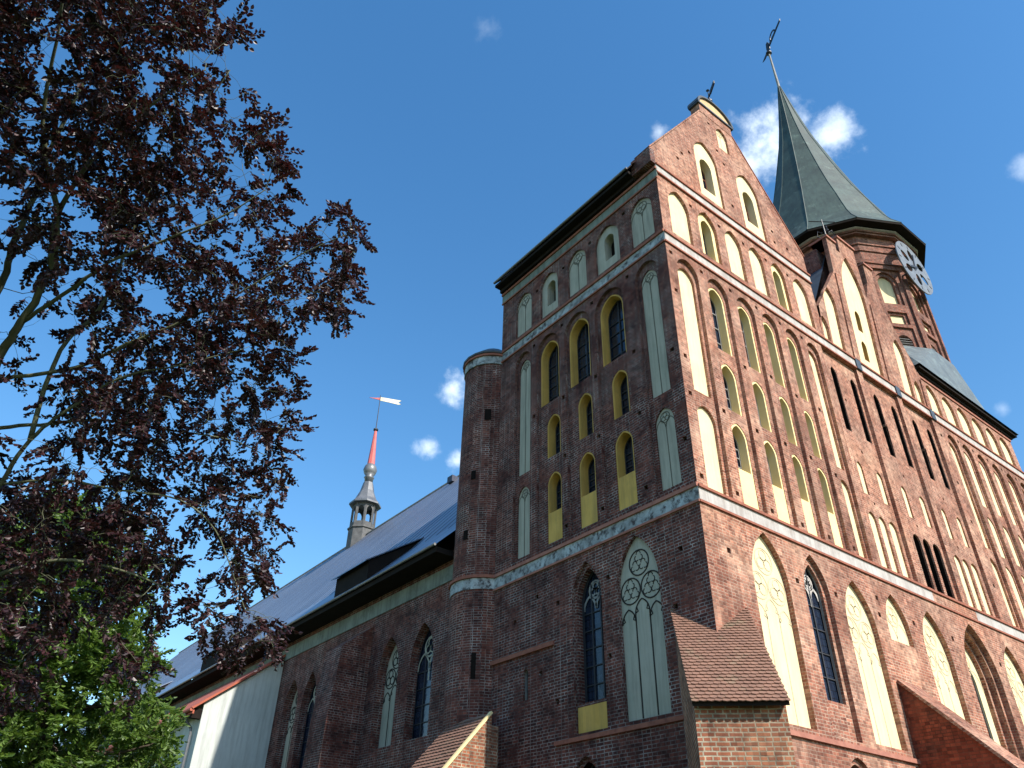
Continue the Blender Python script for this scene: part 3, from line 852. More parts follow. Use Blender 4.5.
for i, (a, b) in enumerate([(0.42, 1.6), (2.25, 3.6), (4.18, 5.32), (5.98, 7.13), (7.77, 8.87)]):
    h = (b - a) * 0.62
    niche(nw, nh, FN, a, b, 23.15, 25.5, h, 0.10)
    if i in (1, 3):
        c = (a + b) / 2 - 0.05
        window(FN, c - 0.27, c + 0.27, 23.72, 25.05, 0.3, 0.10, 0.4, CREAM_SHADE, CATH, panel=(a, b, 23.15, 25.5, h), void=True)
    else:
        blind_panel(FN, a, b, 23.15, 25.5, h, 0.10, CREAM_SHADE, CATH, trac=TS)
# tall traceried blind window and glazed lancet beneath the string
niche(nw, nh, FN, 1.8, 3.5, 6.28, 11.6, 1.55, 0.12)
blind_panel(FN, 1.8, 3.5, 6.28, 11.6, 1.55, 0.12, CREAM_SHADE, CATH, trac=(3, 0.045, LINEDARK, True), name='blind_window')
lp = niche(nw, nh, FN, 4.22, 5.62, 6.24, 11.45, 1.3, 0.12)
hs = [arch(4.3, 5.5, 7.1, 11.25, 1.1)]
reveal(nw, FN, hs[0], 0.12, 0.35)
face_with_holes(nw, FN, lp, hs, 0.12)
wo = window(FN, 4.3, 5.5, 7.1, 11.25, 1.1, 0.35, 0.1, LEADING, CATH, bars=5, mull=2)
tracery(FN, 4.32, 5.48, 10.0, 11.2, 1.05, 0.42, 2, 0.08, GREYWOOD, wo)
q = MB(); face_with_holes(q, FN, [(4.28, 6.28), (5.58, 6.28), (5.58, 7.0), (4.28, 7.0)], [], 0.115)
q.build('apron_panel', YELLOW, CATH)
lp = niche(nw, nh, FN, 4.6, 5.78, 3.2, 5.62, 0.75, 0.12)
face_with_holes(nw, FN, lp, [arch(4.72, 5.66, 3.3, 5.48, 0.62)], 0.12)
window(FN, 4.72, 5.66, 3.3, 5.48, 0.62, 0.12, 0.3, VOID, CATH, bars=2)
niche(nw, nh, FN, 7.85, 8.12, 7.6, 8.6, 0.16, 0.1)
window(FN, 7.85, 8.12, 7.6, 8.6, 0.16, 0.1, 0.1, GREYWOOD, CATH, void=True)
for (y, z) in [(2.0, 22.0), (3.98, 22.0), (5.8, 22.0), (7.6, 22.0), (2.0, 18.4), (3.98, 18.4), (5.8, 18.4), (7.6, 18.4), (2.0, 15.8), (3.98, 15.8), (5.8, 15.8), (2.0, 13.0), (3.98, 13.0), (5.8, 13.0),
               (0.3, 17.5), (0.25, 14.0), (0.9, 10.6), (1.3, 9.0), (3.9, 10.6), (4.0, 8.2), (6.3, 10.4), (7.4, 10.9), (8.6, 10.3), (7.2, 8.3), (1.9, 25.4), (3.9, 25.3), (5.6, 25.1), (7.4, 25.0), (6.4, 7.3)]:
    putlog(nw, nh, FN, y, z)
face_with_holes(nw, FN, [(0, 0), (9.9, 0), (9.9, 26.9), (0, 26.9)], nh, 0.0)
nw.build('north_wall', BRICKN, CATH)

# remaining walls of the west block
bw = MB()
bw.quad((29.4, 0, 0), (29.4, 10, 0), (29.4, 10, 25.1), (29.4, 0, 25.1))
bw.quad((29.4, 9.9, 0), (0, 9.9, 0), (0, 9.9, 25.1), (29.4, 9.9, 25.1))
bw.add([(0, 9.9, 25.1), (10.4, 9.9, 25.1), (10.4, 9.9, 27.2), (5.1, 9.9, 34.3), (0, 9.9, 27.2)], [(0, 4, 3, 2, 1)])
bw.quad((10.36, 0.7, 22), (10.36, 9.9, 22), (10.36, 9.9, 27.3), (10.36, 0.7, 27.3))
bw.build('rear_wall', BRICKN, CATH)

# --- string courses
def course(name, x0, x1, z0, z1, proud, mat, front=True, ledge=0.06, lm=None):
    m = MB(); m.box(x0, x1, -proud, 0.002, z0, z1)
    o = m.build(name, mat, CATH)
    if lm:
        l = MB(); l.box(x0, x1, -proud - ledge, 0.001, z1 + 0.002, z1 + 0.09); l.box(x0, x1, -proud - ledge * 0.5, 0.001, z0 - 0.075, z0 - 0.002)
        l.build('moulding', lm, o)
    return o
course('string_course', -0.02, 13.3, 11.84, 12.24, 0.03, WHITE, lm=MOULD)
course('string_course', 13.302, 16.7, 11.84, 12.24, 0.022, BRICK, lm=MOULD)
course('string_course', 16.702, 29.42, 11.84, 12.24, 0.03, WHITE, lm=MOULD)
for (a, b) in ((-0.02, 9.6), (9.605, 12.5), (12.9, 15.85), (16.25, 19.05), (19.45, 29.42)):
    course('string_course', a, b, 22.42, 22.82, 0.03, WHITE, lm=MOULD)
for a in (12.502, 15.852, 19.052):
    m = MB(); m.box(a, a + 0.395, -0.09, 0.002, 22.35, 22.88); m.build('pilaster_cap', SLATE, CATH)
course('string_course', -0.02, 10.36, 26.24, 26.62, 0.05, WHITE, lm=MOULD)
def ncourse(y0, y1, z0, z1, proud, mat, lm=None, ledge=0.06):
    m = MB(); m.box(-proud, 0.002, y0, y1, z0, z1)
    o = m.build('string_course', mat, CATH)
    if lm:
        l = MB(); l.box(-proud - ledge, 0.001, y0, y1, z1 + 0.002, z1 + 0.12); l.box(-proud - ledge * 0.5, 0.001, y0, y1, z0 - 0.075, z0 - 0.002)
        l.build('moulding', lm, o)
ncourse(-0.03, 9.95, 11.84, 12.26, 0.03, BLUEW, lm=PINK)
ncourse(-0.03, 9.95, 22.42, 22.84, 0.03, BLUEW, lm=MOULD)
ncourse(-0.05, 9.95, 25.9, 26.35, 0.03, BANDG, lm=MOULD)
m = MB(); m.box(1.2, 29.4, -0.09, 0.002, 5.80, 5.93); m.build('sill_course', PINK, CATH)
m = MB(); m.box(-0.07, 0.002, 0.6, 6.5, 6.04, 6.16); m.build('sill_course', MOULD, CATH)
m = MB(); m.box(-0.08, 0.002, 6.5, 9.9, 9.06, 9.2); m.build('sill_course', MOULD, CATH)

# --- north gable: copings and crowning pediment
def slope_bar(mb, p0, p1, w=0.12, y0=-0.07, y1=0.8):
    a = Vector((p0[0], 0, p0[1])); b = Vector((p1[0], 0, p1[1]))
    n = Vector((-(b - a).z, 0, (b - a).x)).normalized()
    if n.z < 0: n = -n
    a0, b0 = a + n * 0.002, b + n * 0.002
    mb.prism([a0 + Vector((0, y0, 0)), b0 + Vector((0, y0, 0)), b0 + Vector((0, y1, 0)), a0 + Vector((0, y1, 0))], n * w)
gc = MB(); slope_bar(gc, (-0.22, 27.55), (3.95, 33.6), w=0.06, y0=-0.03); gc.build('gable_coping', BRICK, CATH)
gc = MB(); slope_bar(gc, (6.3, 33.6), (10.4, 27.95), w=0.06, y0=-0.03); gc.build('gable_coping', MOULD, CATH)
kn = MB(); kn.box(-0.28, 0.0, -0.04, 1.0, 26.66, 27.5); kn.build('gable_kneeler', BRICKN, CATH)
pd = MB()
pd.box(3.97, 6.32, -0.02, 0.5, 33.6, 34.2)
po = pd.build('gable_pediment', BRICK, CATH)
pc = MB(); pc.box(3.86, 6.5, -0.09, 0.55, 34.202, 34.30)
seg = [(5.18 + 1.34 * math.cos(math.pi * i / 14), 34.3 + 0.92 * math.sin(math.pi * i / 14)) for i in range(15)]
for i in range(14):
    a, b = seg[i], seg[i + 1]
    c = Vector((5.18, 0, 34.3))
    va, vb = Vector((a[0], 0, a[1])), Vector((b[0], 0, b[1]))
    ia, ib = c + (va - c) * 0.9, c + (vb - c) * 0.9
    pc.prism([va + Vector((0, -0.1, 0)), vb + Vector((0, -0.1, 0)), ib + Vector((0, -0.1, 0)), ia + Vector((0, -0.1, 0))], (0, 0.66, 0))
pc.build('cornice', SLATE, po)
ty = MB(); ty.prism([(x, 0.0, z) for (x, z) in [(5.18 + 1.2 * math.cos(math.pi * i / 12), 34.303 + 0.82 * math.sin(math.pi * i / 12)) for i in range(13)]], (0, 0.5, 0))
ty.build('tympanum', OCHRE, po)

def vane(base, h, length, mat, parent, ang, kind='arrow', rodr=0.05):
    m = MB()
    b = Vector(base)
    m.tube([b, b + Vector((0, 0, h))], [rodr, rodr * 0.6], 6)
    o = m.build('vane_rod', GREYWOOD if kind == 'figure' else IRON, parent)
    v = MB(); d = Vector((math.cos(ang), math.sin(ang), 0)); nn = Vector((-d.y, d.x, 0)) * 0.03
    t = b + Vector((0, 0, h))
    def plate(pts, th=1.0):
        v.prism([t + d * p[0] * length + Vector((0, 0, p[1] * length)) - nn for p in pts], nn * 2 * th)
    return o, v, plate, t

o_, v, plate, t = vane((5.2, 0.1, 35.2), 0.75, 1.1, IRON, po, math.radians(238))
v.lathe((5.2, 0.1), [(0.02, 35.45), (0.13, 35.52), (0.13, 35.62), (0.02, 35.7)], 8)
plate([(-0.6, -0.03), (0.25, -0.05), (0.25, 0.05), (-0.6, 0.03)])
plate([(0.2, -0.1), (0.75, -0.06), (0.75, 0.13), (0.2, 0.12)])
v.tube([t, t + Vector((0, 0, 0.35))], [0.04, 0.03], 5); v.lathe((5.2, 0.1), [(0.02, 36.4), (0.09, 36.46), (0.02, 36.54)], 8)
v.build('weather_vane', IRON, po)

# --- north tower roof
tr = MB()
zr, zev = 34.2, 27.0
for (xe, s) in ((-0.52, 1), (10.85, -1)):
    a = [(xe, 0.75, zev), (xe, 9.97, zev), (5.1, 9.97, zr), (5.1, 0.75, zr)]
    tr.add(a, [(0, 1, 2, 3) if s < 0 else (3, 2, 1, 0)])
    dn = [(p[0], p[1], p[2] - 0.09) for p in a]
    tr.add(a[:2] + dn[:2], [(0, 1, 3, 2)])
    tr.add([a[1], a[2], dn[2], dn[1]], [(0, 1, 2, 3)])
tro = tr.build('tower_roof', TILE, CATH)
so = MB(); so.box(-0.5, 0.05, 1.0, 9.95, 26.70, 26.84); so.build('eave_soffit', DARKWOOD, tro)
so = MB(); so.box(10.3, 10.8, 0.8, 10.2, 26.62, 26.84); so.build('eave_soffit', DARKWOOD, tro)
so = MB(); so.box(-0.2, 0.04, 1.0, 9.94, 26.5, 26.697); so.build('eave_cornice', DARKWOOD, tro)
gu = MB(); gu.tube([(-0.56, 1.0, 26.96), (-0.56, 9.97, 26.96)], [0.055, 0.055], 8); gu.build('gutter', ZINC, tro)

# --- south tower: copper skirt roof, drum, spire
cor = MB(); cor.box(18.95, 29.8, -0.32, 10.3, 25.26, 25.42); cor.box(19.1, 29.55, -0.14, 10.1, 25.1, 25.255)
cor.build('eave_cornice', DARKWOOD, CATH)
m = MB(); m.box(19.2, 29.4, -0.06, 0.001, 24.93, 25.09); m.build('moulding_course', PINK, CATH)
TCX, TCY = 24.7, 4.9
sk = MB()
N12 = 12
top = [(TCX + 4.78 * math.cos(math.radians(15 + 30 * k)), TCY + 4.78 * math.sin(math.radians(15 + 30 * k)), 29.0) for k in range(N12)]
def sq_pt(ang):
    c, s = math.cos(ang), math.sin(ang)
    hx, hy = (29.9 - 18.85) / 2, (10.4 + 0.42) / 2
    k = min(hx / abs(c) if abs(c) > 1e-6 else 1e9, hy / abs(s) if abs(s) > 1e-6 else 1e9)
    return ((29.9 + 18.85) / 2 + c * k, (10.4 - 0.42) / 2 + s * k, 25.43)
bot = [sq_pt(math.radians(15 + 30 * k)) for k in range(N12)]
cors = {0.785: (29.9, 10.4), 2.356: (18.85, 10.4), 3.927: (18.85, -0.42), 5.498: (29.9, -0.42)}
for k in range(N12):
    j = (k + 1) % N12
    b0, b1 = bot[k], bot[j]
    cc = None
    for c in cors.values():
        if (abs(b0[0] - c[0]) < 1e-3 and abs(b1[1] - c[1]) < 1e-3) or (abs(b0[1] - c[1]) < 1e-3 and abs(b1[0] - c[0]) < 1e-3):
            cc = (*c, 25.43)
    if cc:
        sk.add([b0, cc, b1, top[j], top[k]], [(0, 1, 3, 4), (1, 2, 3)])
    else:
        sk.add([b0, b1, top[j], top[k]], [(0, 1, 2, 3)])
sk.build('skirt_roof', COPPERL, CATH)

RD12 = 4.7; AP = RD12 * math.cos(math.radians(15)); HW = RD12 * math.sin(math.radians(15))
dr = MB()
DRUM = bpy.data.objects.new('tower_drum', None)
drum_parts = []
for k in range(N12):
    ang = math.radians(30 * k)
    n = Vector((math.cos(ang), math.sin(ang), 0)); tdir = Vector((-n.y, n.x, 0))
    fr = Frame(Vector((TCX, TCY, 0)) + n * AP, tdir, -n)
    if 4 <= k <= 11:
        hl = []
        rc = [(-HW + 0.22, 28.3), (HW - 0.22, 28.3), (HW - 0.22, 35.1), (-HW + 0.22, 35.1)]
        reveal(dr, fr, rc, 0, 0.14)
        h2 = []
        o1 = arch(-0.72, 0.72, 32.35, 34.95, 0.85); h2.append(o1); reveal(dr, fr, o1, 0.14, 0.26)
        i1 = arch(-0.5, 0.5, 32.5, 34.72, 0.62); face_with_holes(dr, fr, o1, [i1], 0.26); reveal(dr, fr, i1, 0.26, 0.42)
        drum_parts.append((fr, (-0.5, 0.5, 32.5, 34.72, 0.62, 0.42), 'p'))
        o2 = arch(-0.62, 0.62, 30.85, 31.75, 0); h2.append(o2); reveal(dr, fr, o2, 0.14, 0.26)
        i2 = arch(-0.44, 0.44, 30.95, 31.6, 0); face_with_holes(dr, fr, o2, [i2], 0.26); reveal(dr, fr, i2, 0.26, 0.36)
        drum_parts.append((fr, (-0.44, 0.44, 30.95, 31.6, 0, 0.36), 'p'))
        o3 = arch(-0.68, 0.68, 28.5, 30.6, 0); h2.append(o3); reveal(dr, fr, o3, 0.14, 0.26)
        i3 = arch(-0.46, 0.46, 28.6, 30.1, 0.5); face_with_holes(dr, fr, o3, [i3], 0.26); reveal(dr, fr, i3, 0.26, 0.75)
        drum_parts.append((fr, (-0.46, 0.46, 28.6, 30.1, 0.5, 0.75), 'l'))
        face_with_holes(dr, fr, rc, h2, 0.14)
        hl.append(rc)
        face_with_holes(dr, fr, [(-HW, 25.0), (HW, 25.0), (HW, 38.2), (-HW, 38.2)], hl, 0)
    else:
        face_with_holes(dr, fr, [(-HW, 25.0), (HW, 25.0), (HW, 38.2), (-HW, 38.2)], [], 0)
drum = dr.build('tower_drum', BRICKT, CATH)
bpy.data.objects.remove(DRUM)
for (fr, a, kd) in drum_parts:
    if kd == 'p':
        blind_panel(fr, *a[:5], a[5], CREAM, drum)
    else:
        lm = MB()
        face_with_holes(lm, fr, arch(*a[:5]), [], a[5])
        for i in range(8):
            z = 28.66 + i * 0.17
            lm.prism([fr.pt(-0.45, z, 0.30), fr.pt(0.45, z, 0.30), fr.pt(0.45, z + 0.07, 0.5), fr.pt(-0.45, z + 0.07, 0.5)], (0, 0, 0.02))
        lm.build('louvre', GREYWOOD, drum)
ds = MB()
for (r, z0, z1) in ((4.78, 36.45, 36.55), (4.78, 37.02, 37.12), (4.78, 35.44, 35.52), (5.0, 37.72, 37.84), (5.1, 37.86, 38.0)):
    ds.lathe((TCX, TCY), [(4.6, z0), (r, z0), (r, z1), (4.6, z1)], N12, math.radians(15), cap=False)
ds.build('drum_moulding', BRICKT, drum)
dc = MB(); dc.lathe((TCX, TCY), [(5.05, 38.002), (5.2, 38.06), (5.2, 38.1), (5.05, 38.14)], N12, math.radians(15), cap=False)
dc.build('cornice_fillet', WHITE, drum)
# spire
spr = MB()
prof = [(4.9, 38.2), (5.74, 38.22), (5.76, 38.36), (5.2, 39.2), (4.78, 40.1), (4.42, 41.2), (4.03, 42.5), (3.36, 44.5), (2.8, 46.5), (2.3, 48.5), (1.83, 50.5), (1.37, 52.5), (1.0, 54.5), (0.68, 56.5), (0.38, 58.5), (0.1, 60.4)]
spr.lathe((TCX, TCY), prof[2:], N12, math.radians(15))
spire = spr.build('spire', COPPER, CATH)
sf = MB(); sf.lathe((TCX, TCY), [(4.6, 38.16), (5.72, 38.2), (5.74, 38.35)], N12, math.radians(15), cap=False)
sf.build('spire_eave', DARKWOOD, spire)
rb = MB()
for k in range(N12):
    a = math.radians(15 + 30 * k)
    rb.tube([(TCX + r * math.cos(a), TCY + r * math.sin(a), z) for (r, z) in prof[2:]], [0.035] * (len(prof) - 2), 4)
rb.build('hip_roll', COPPER, spire)
o_, v, plate, t = vane((TCX, TCY, 60.2), 5.5, 1.9, IRON, spire, math.radians(245), 'figure', rodr=0.13)
v.lathe((TCX, TCY), [(0.03, 65.2), (0.26, 65.35), (0.26, 65.5), (0.03, 65.7)], 8)
# banner-like figure with a tail: a body, a raised arm, a looped train and a spear
plate([(-0.55, -0.06), (-0.35, -0.12), (0.0, -0.05), (0.0, 0.12), (-0.3, 0.04)])
plate([(-0.05, -0.02), (0.16, 0.0), (0.2, 0.34), (0.1, 0.62), (-0.02, 0.60), (-0.08, 0.25)])
plate([(0.1, 0.12), (1.25, 0.50), (1.28, 0.62), (0.9, 0.52), (0.12, 0.30)])
for i in range(8):
    a0 = math.pi * i / 8; a1 = math.pi * (i + 1) / 8
    p0 = (0.55 + 0.28 * math.cos(a0), 0.38 + 0.36 * math.sin(a0)); p1 = (0.55 + 0.28 * math.cos(a1), 0.38 + 0.36 * math.sin(a1))
    q0 = (0.55 + 0.2 * math.cos(a0), 0.38 + 0.28 * math.sin(a0)); q1 = (0.55 + 0.2 * math.cos(a1), 0.38 + 0.28 * math.sin(a1))
    plate([p0, p1, q1, q0])
v.build('weather_vane', IRON, spire)

# clock dial
ck = MB()
FC = Frame((24.4, TCY - AP - 0.45, 0), (1, 0, 0), (0, 1, 0))
CZ = 35.62; CR = 1.95
oc = circ(0, CZ, CR, 40)
hl = []
for k in range(6):
    a = math.radians(30 + 60 * k)
    c = (1.02 * math.cos(a), CZ + 1.02 * math.sin(a))
    hl.append([(c[0] + (0.46 * math.cos(b) * math.cos(a) - 0.30 * math.sin(b) * math.sin(a)), c[1] + (0.46 * math.cos(b) * math.sin(a) + 0.30 * math.sin(b) * math.cos(a))) for b in [2 * math.pi * i / 12 for i in range(12)]])
face_with_holes(ck, FC, oc, hl, 0)
FCB = Frame(FC.pt(0, 0, 0.06), (-1, 0, 0), (0, -1, 0))
for lp_ in hl + [oc]:
    reveal(ck, FC, lp_, 0, 0.06)
face_with_holes(ck, FC, oc, hl, 0.06)
clk = ck.build('clock_dial', DIAL, CATH)
nm = MB()
for k in range(12):
    a = math.radians(30 * k)
    ribbon(nm, FC, [(1.55 * math.cos(a), CZ + 1.55 * math.sin(a)), (1.8 * math.cos(a), CZ + 1.8 * math.sin(a))], 0.07, -0.002, t=0.015)
nm.build('hour_mark', LEADING, clk)
hn = MB()
ribbon(hn, FC, [(-0.1, CZ - 0.3), (0.35, CZ + 1.25)], 0.12, -0.02, t=0.03); ribbon(hn, FC, [(0.3, CZ + 0.12), (-0.8, CZ - 0.35)], 0.14, -0.05, t=0.03)
hn.build('clock_hand', IRON, clk)
bk = MB()
for a in (0.6, 2.2, 3.9, 5.5):
    p = FC.pt(1.4 * math.cos(a), CZ + 1.4 * math.sin(a), 0.06)
    bk.tube([p, p + Vector((0, 0.7, 0))], [0.05, 0.05], 6)
bk.build('clock_bracket', IRON, clk)

# iron finial on the middle gable
fi = MB()
b = FB.pt(13.5, 30.0, 0.35)
fi.tube([b, b + Vector((0, 0, 2.6))], [0.05, 0.03], 6)
for k in range(4):
    a = math.pi / 4 + k * math.pi / 2
    d = Vector((math.cos(a), math.sin(a), 0))
    fi.tube([b + Vector((0, 0, 1.1)), b + d * 0.45 + Vector((0, 0, 1.35)), b + d * 0.35 + Vector((0, 0, 1.75)), b + d * 0.15 + Vector((0, 0, 1.6))], [0.035] * 4, 5)
d = Vector((0.8, -0.6, 0))
fi.tube([b - d * 0.7 + Vector((0, 0, 2.45)), b + d * 0.7 + Vector((0, 0, 2.45))], [0.03, 0.03], 5)
fi.build('iron_finial', IRON, mgo)

# --- corner buttress (diagonal) with tiled roof
S2 = math.sqrt(0.5)
def diag(s, w, z): return Vector((-s * S2 + w * S2, -s * S2 - w * S2, z))
BU = MB()
hw = 1.0
z_at = lambda s: 7.97 - 0.95 * s
for (s0,) in ((2.1,),):
    pts = [diag(s0, -hw, 0), diag(s0, hw, 0), diag(-1.2, hw, 0), diag(-1.2, -hw, 0)]
    tp = [diag(s0, -hw, z_at(s0) - 0.14), diag(s0, hw, z_at(s0) - 0.14), diag(-1.2, hw, z_at(-1.2) - 0.14), diag(-1.2, -hw, z_at(-1.2) - 0.14)]
    BU.add(pts + tp, [(3, 2, 1, 0), (4, 5, 6, 7), (0, 1, 5, 4), (1, 2, 6, 5), (2, 3, 7, 6), (3, 0, 4, 7)])
bu = BU.build('buttress', BRICKB, CATH, label='diagonal corner buttress with a sunlit tiled roof')
def tiles(fn, w0, w1, l0, l1, normal, parent, tw=0.17, rh=0.145, th=0.022):
    """fn(w,l) -> point on the roof plane, l measured down the slope"""
    m = MB(); nrm_ = Vector(normal).normalized()
    r = 0; l = l0
    while l < l1 - 0.02:
        le = min(l1, l + rh * 1.25)
        x = w0 - (tw / 2 if r % 2 else 0)
        while x < w1:
            a, b = max(w0, x + 0.004), min(w1, x + tw - 0.004)
            if b - a > 0.03:
                j = rnd.uniform(-0.006, 0.006); jl = rnd.uniform(-0.008, 0.008)
                lift = nrm_ * (th * 1.7 + rnd.uniform(0, 0.008)); low = nrm_ * 0.006
                mid_ = (a + b) / 2
                p = [fn(a, l) + low, fn(b, l) + low, fn(b, le + jl - 0.015) + lift, fn(mid_, le + jl + 0.012) + lift * 1.05, fn(a, le + jl - 0.015) + lift]
                m.prism(p, -nrm_ * th)
            x += tw
        l += rh; r += 1
    return m.build('tiled_roof', TILE, parent)
sl_ = math.sqrt(1 + 0.95 ** 2)
rf = MB()
rf.prism([diag(-1.1, -1.05, z_at(-1.1) - 0.02), diag(-1.1, 1.05, z_at(-1.1) - 0.02), diag(2.3, 1.05, z_at(2.3) - 0.02), diag(2.3, -1.05, z_at(2.3) - 0.02)], (0, 0, -0.1))
rf.build('roof_boarding', DARKWOOD, bu)
tiles(lambda w, l: diag(-1.12 + l / sl_, w, z_at(-1.12 + l / sl_)), -1.07, 1.07, 0, 3.48 * sl_, (-0.95 * S2, -0.95 * S2, 1), bu)

# --- big buttress further along the front
b2 = MB()
prof2 = [(0.02, 8.2), (-4.6, 8.2 - 4.6 * 1.04), (-4.6, 0), (0.02, 0)]
b2.prism([(8.9, p[0], p[1]) for p in prof2], (1.15, 0, 0))
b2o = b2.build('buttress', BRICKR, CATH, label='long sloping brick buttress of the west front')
c2 = MB()
n_ = Vector((0, -1.04, 1)).normalized()
c2.prism([Vector((8.84, 0.0, 8.2)) + n_ * 0.003, Vector((10.11, 0.0, 8.2)) + n_ * 0.003, Vector((10.11, -4.7, 8.2 - 4.7 * 1.04)) + n_ * 0.003, Vector((8.84, -4.7, 8.2 - 4.7 * 1.04)) + n_ * 0.003], n_ * 0.09)
c2.build('buttress_coping', BRICK, b2o)

# --- stair turret
tu = MB()
TUC = (0.40, 11.10); TUR = 1.29
tu.lathe(TUC, [(TUR, 0), (TUR, 12.0)], 20, cap=False)
tu.lathe(TUC, [(TUR - 0.03, 12.0), (TUR - 0.03, 22.9)], 20, cap=False)
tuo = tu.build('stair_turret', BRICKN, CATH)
for (z0, z1) in ((11.84, 12.26), (22.3, 22.72)):
    tb = MB(); tb.lathe(TUC, [(TUR - 0.1, z0), (TUR + 0.03, z0), (TUR + 0.03, z1), (TUR - 0.1, z1)], 20, cap=False)
    tb.build('string_course', BLUEW, tuo)
    tm = MB(); tm.lathe(TUC, [(TUR - 0.1, z1 + 0.002), (TUR + 0.1, z1 + 0.002), (TUR + 0.09, z1 + 0.12), (TUR - 0.1, z1 + 0.13)], 20, cap=False)
    tm.build('moulding', MOULD, tuo)
tt = MB(); tt.lathe(TUC, [(TUR + 0.12, 22.86), (TUR + 0.14, 22.94), (TUR * 0.55, 23.6), (0.02, 24.1)], 20)
tt.build('turret_roof', SLATE, tuo)
for (deg, z0, z1, w) in ((228, 19.3, 19.85, 0.14), (205, 16.5, 16.9, 0.11), (222, 8.6, 9.5, 0.09), (195, 13.9, 14.3, 0.11)):
    a = math.radians(deg); n = Vector((math.cos(a), math.sin(a), 0)); td = Vector((-n.y, n.x, 0))
    fr = Frame(Vector((*TUC, 0)) + n * (TUR * 0.99 + 0.004), td, -n)
    q = MB(); fm = arch(-w - 0.06, w + 0.06, z0 - 0.06, z1 + 0.06, 0); im = arch(-w / 1.0, w / 1.0, z0, z1, 0)
    face_with_holes(q, fr, im, [], 0.0)
    q.build('slit_window', VOID, tuo)
# lean-to buttress at the turret foot, sunlit front
lb = MB()
LY, LS = 8.9, 1.08
LX = -0.66
lz = lambda x: 7.25 + LS * (x - LX)
lp_ = [(LX, lz(LX)), (-3.6, lz(-3.6)), (-3.6, 0), (LX, 0)]
lb.prism([(p[0], LY, p[1]) for p in lp_], (0, 2.3, 0))
lb.box(LX - 0.02, 0.01, LY + 0.5, LY + 2.0, 0, 7.0)
lbo = lb.build('buttress', BRICKB, CATH, label='small lean-to buttress with striped tiled roof at the turret foot')
nn2 = Vector((-LS, 0, 1)).normalized(); s2l = math.sqrt(1 + LS ** 2)
tiles(lambda w, l: Vector((LX - l / s2l, w, lz(LX - l / s2l))) + nn2 * 0.02, LY + 0.07, LY + 2.4, 0, 2.94 * s2l, nn2, lbo, tw=0.2, rh=0.17)
cb = MB(); cb.prism([Vector((LX, y_, lz(LX))) + nn2 * 0.004 for y_ in (LY - 0.07,)] + [Vector((-3.65, LY - 0.07, lz(-3.65))) + nn2 * 0.004, Vector((-3.65, LY + 0.06, lz(-3.65))) + nn2 * 0.004, Vector((LX, LY + 0.06, lz(LX))) + nn2 * 0.004], nn2 * 0.075)
cb.build('buttress_coping', CREAMY, lbo)

# --- nave
NX = -0.2
KN = (NX + 16.7) / 17.0
ny = lambda y: (y + 12.73) * KN - 12.73
nz_ = lambda z: 1.65 + (z - 1.65) * KN
FNV = Frame((NX, 0, 0), (0, 1, 0), (1, 0, 0))
nv = MB(); vh = []
for (a, b, kind) in ((14.3, 16.05, 'g'), (17.0, 18.75, 'p'), (24.85, 26.4, 'g'), (26.95, 28.6, 'p'), (34.0, 35.7, 'p'), (37, 38.7, 'g'), (44, 45.7, 'p'), (47, 48.7, 'g')):
    a, b = ny(a), ny(b)
    niche(nv, vh, FNV, a, b, 7.25, 11.65, 1.5, 0.42)
    if kind == 'p':
        blind_panel(FNV, a, b, 7.25, 11.65, 1.5, 0.42, CREAM_SHADE, CATH, trac=(3, 0.05, LINEDARK, False), name='blind_window')
    else:
        wo = window(FNV, a, b, 7.25, 11.65, 1.5, 0.42, 0.02, LEADING, CATH, bars=4, mull=2)
        tracery(FNV, a + 0.02, b - 0.02, 9.4, 11.6, 1.45, 0.40, 2, 0.07, CREAM_SHADE, wo)
face_with_holes(nv, FNV, [(12.3, 0), (105, 0), (105, 14.2), (12.3, 14.2)], vh, 0)
nv.quad((NX, 105, 0), (NX, 105, 14.2), (29, 105, 14.2), (29, 105, 0))
nv.add([(NX, 105, 14.2), (14.9, 105, 32.2), (29, 105, 14.2)], [(0, 1, 2)])
nv.quad((29, 9.9, 0), (29, 105, 0), (29, 105, 14.2), (29, 9.9, 14.2))
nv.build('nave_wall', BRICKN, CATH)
m = MB(); m.box(NX - 0.045, NX + 0.002, 12.3, 105, 12.9, 13.55); m.build('eave_band', BANDG, CATH)
RP = [(-1.25, 14.1), (1.5, 16.75), (15.0, 32.3)]
nr = MB()
y0, y1 = 12.25, 105.5
for (p, q) in ((RP[0], RP[1]), (RP[1], RP[2])):
    nr.quad((p[0], y0, p[1]), (q[0], y0, q[1]), (q[0], y1, q[1]), (p[0], y1, p[1]))
nr.quad((15.0, y0, 32.3), (31, y0, 14.1), (31, y1, 14.1), (15.0, y1, 32.3))
nro = nr.build('nave_roof', SEAM, CATH)
sm = MB()
mvec = Vector((13.5, 0, 15.55)).normalized(); nvec = Vector((-mvec.z, 0, mvec.x))
y = y0 + 0.4
while y < y1:
    a = Vector((1.5, y, 16.75)) - nvec * 0.01; b = Vector((15.0, y, 32.3)) - nvec * 0.01
    sm.prism([a, b, b + nvec * 0.022, a + nvec * 0.022], (0, 0.08, 0))
    y += 1.0
sm.build('roof_seam', SEAMD, nro)
rc_ = MB(); rc_.tube([(15.0, y0, 32.33), (15.0, y1, 32.33)], [0.11, 0.11], 8); rc_.build('ridge_roll', ZINC, nro)
ns = MB(); ns.box(-1.2, NX + 0.01, 12.3, 105.4, 13.8, 14.03); ns.build('eave_soffit', DARKWOOD, nro)
ng = MB(); ng.tube([(-1.29, 12.25, 14.08), (-1.29, 105.4, 14.08)], [0.06, 0.06], 8); ng.build('gutter', ZINC, nro)
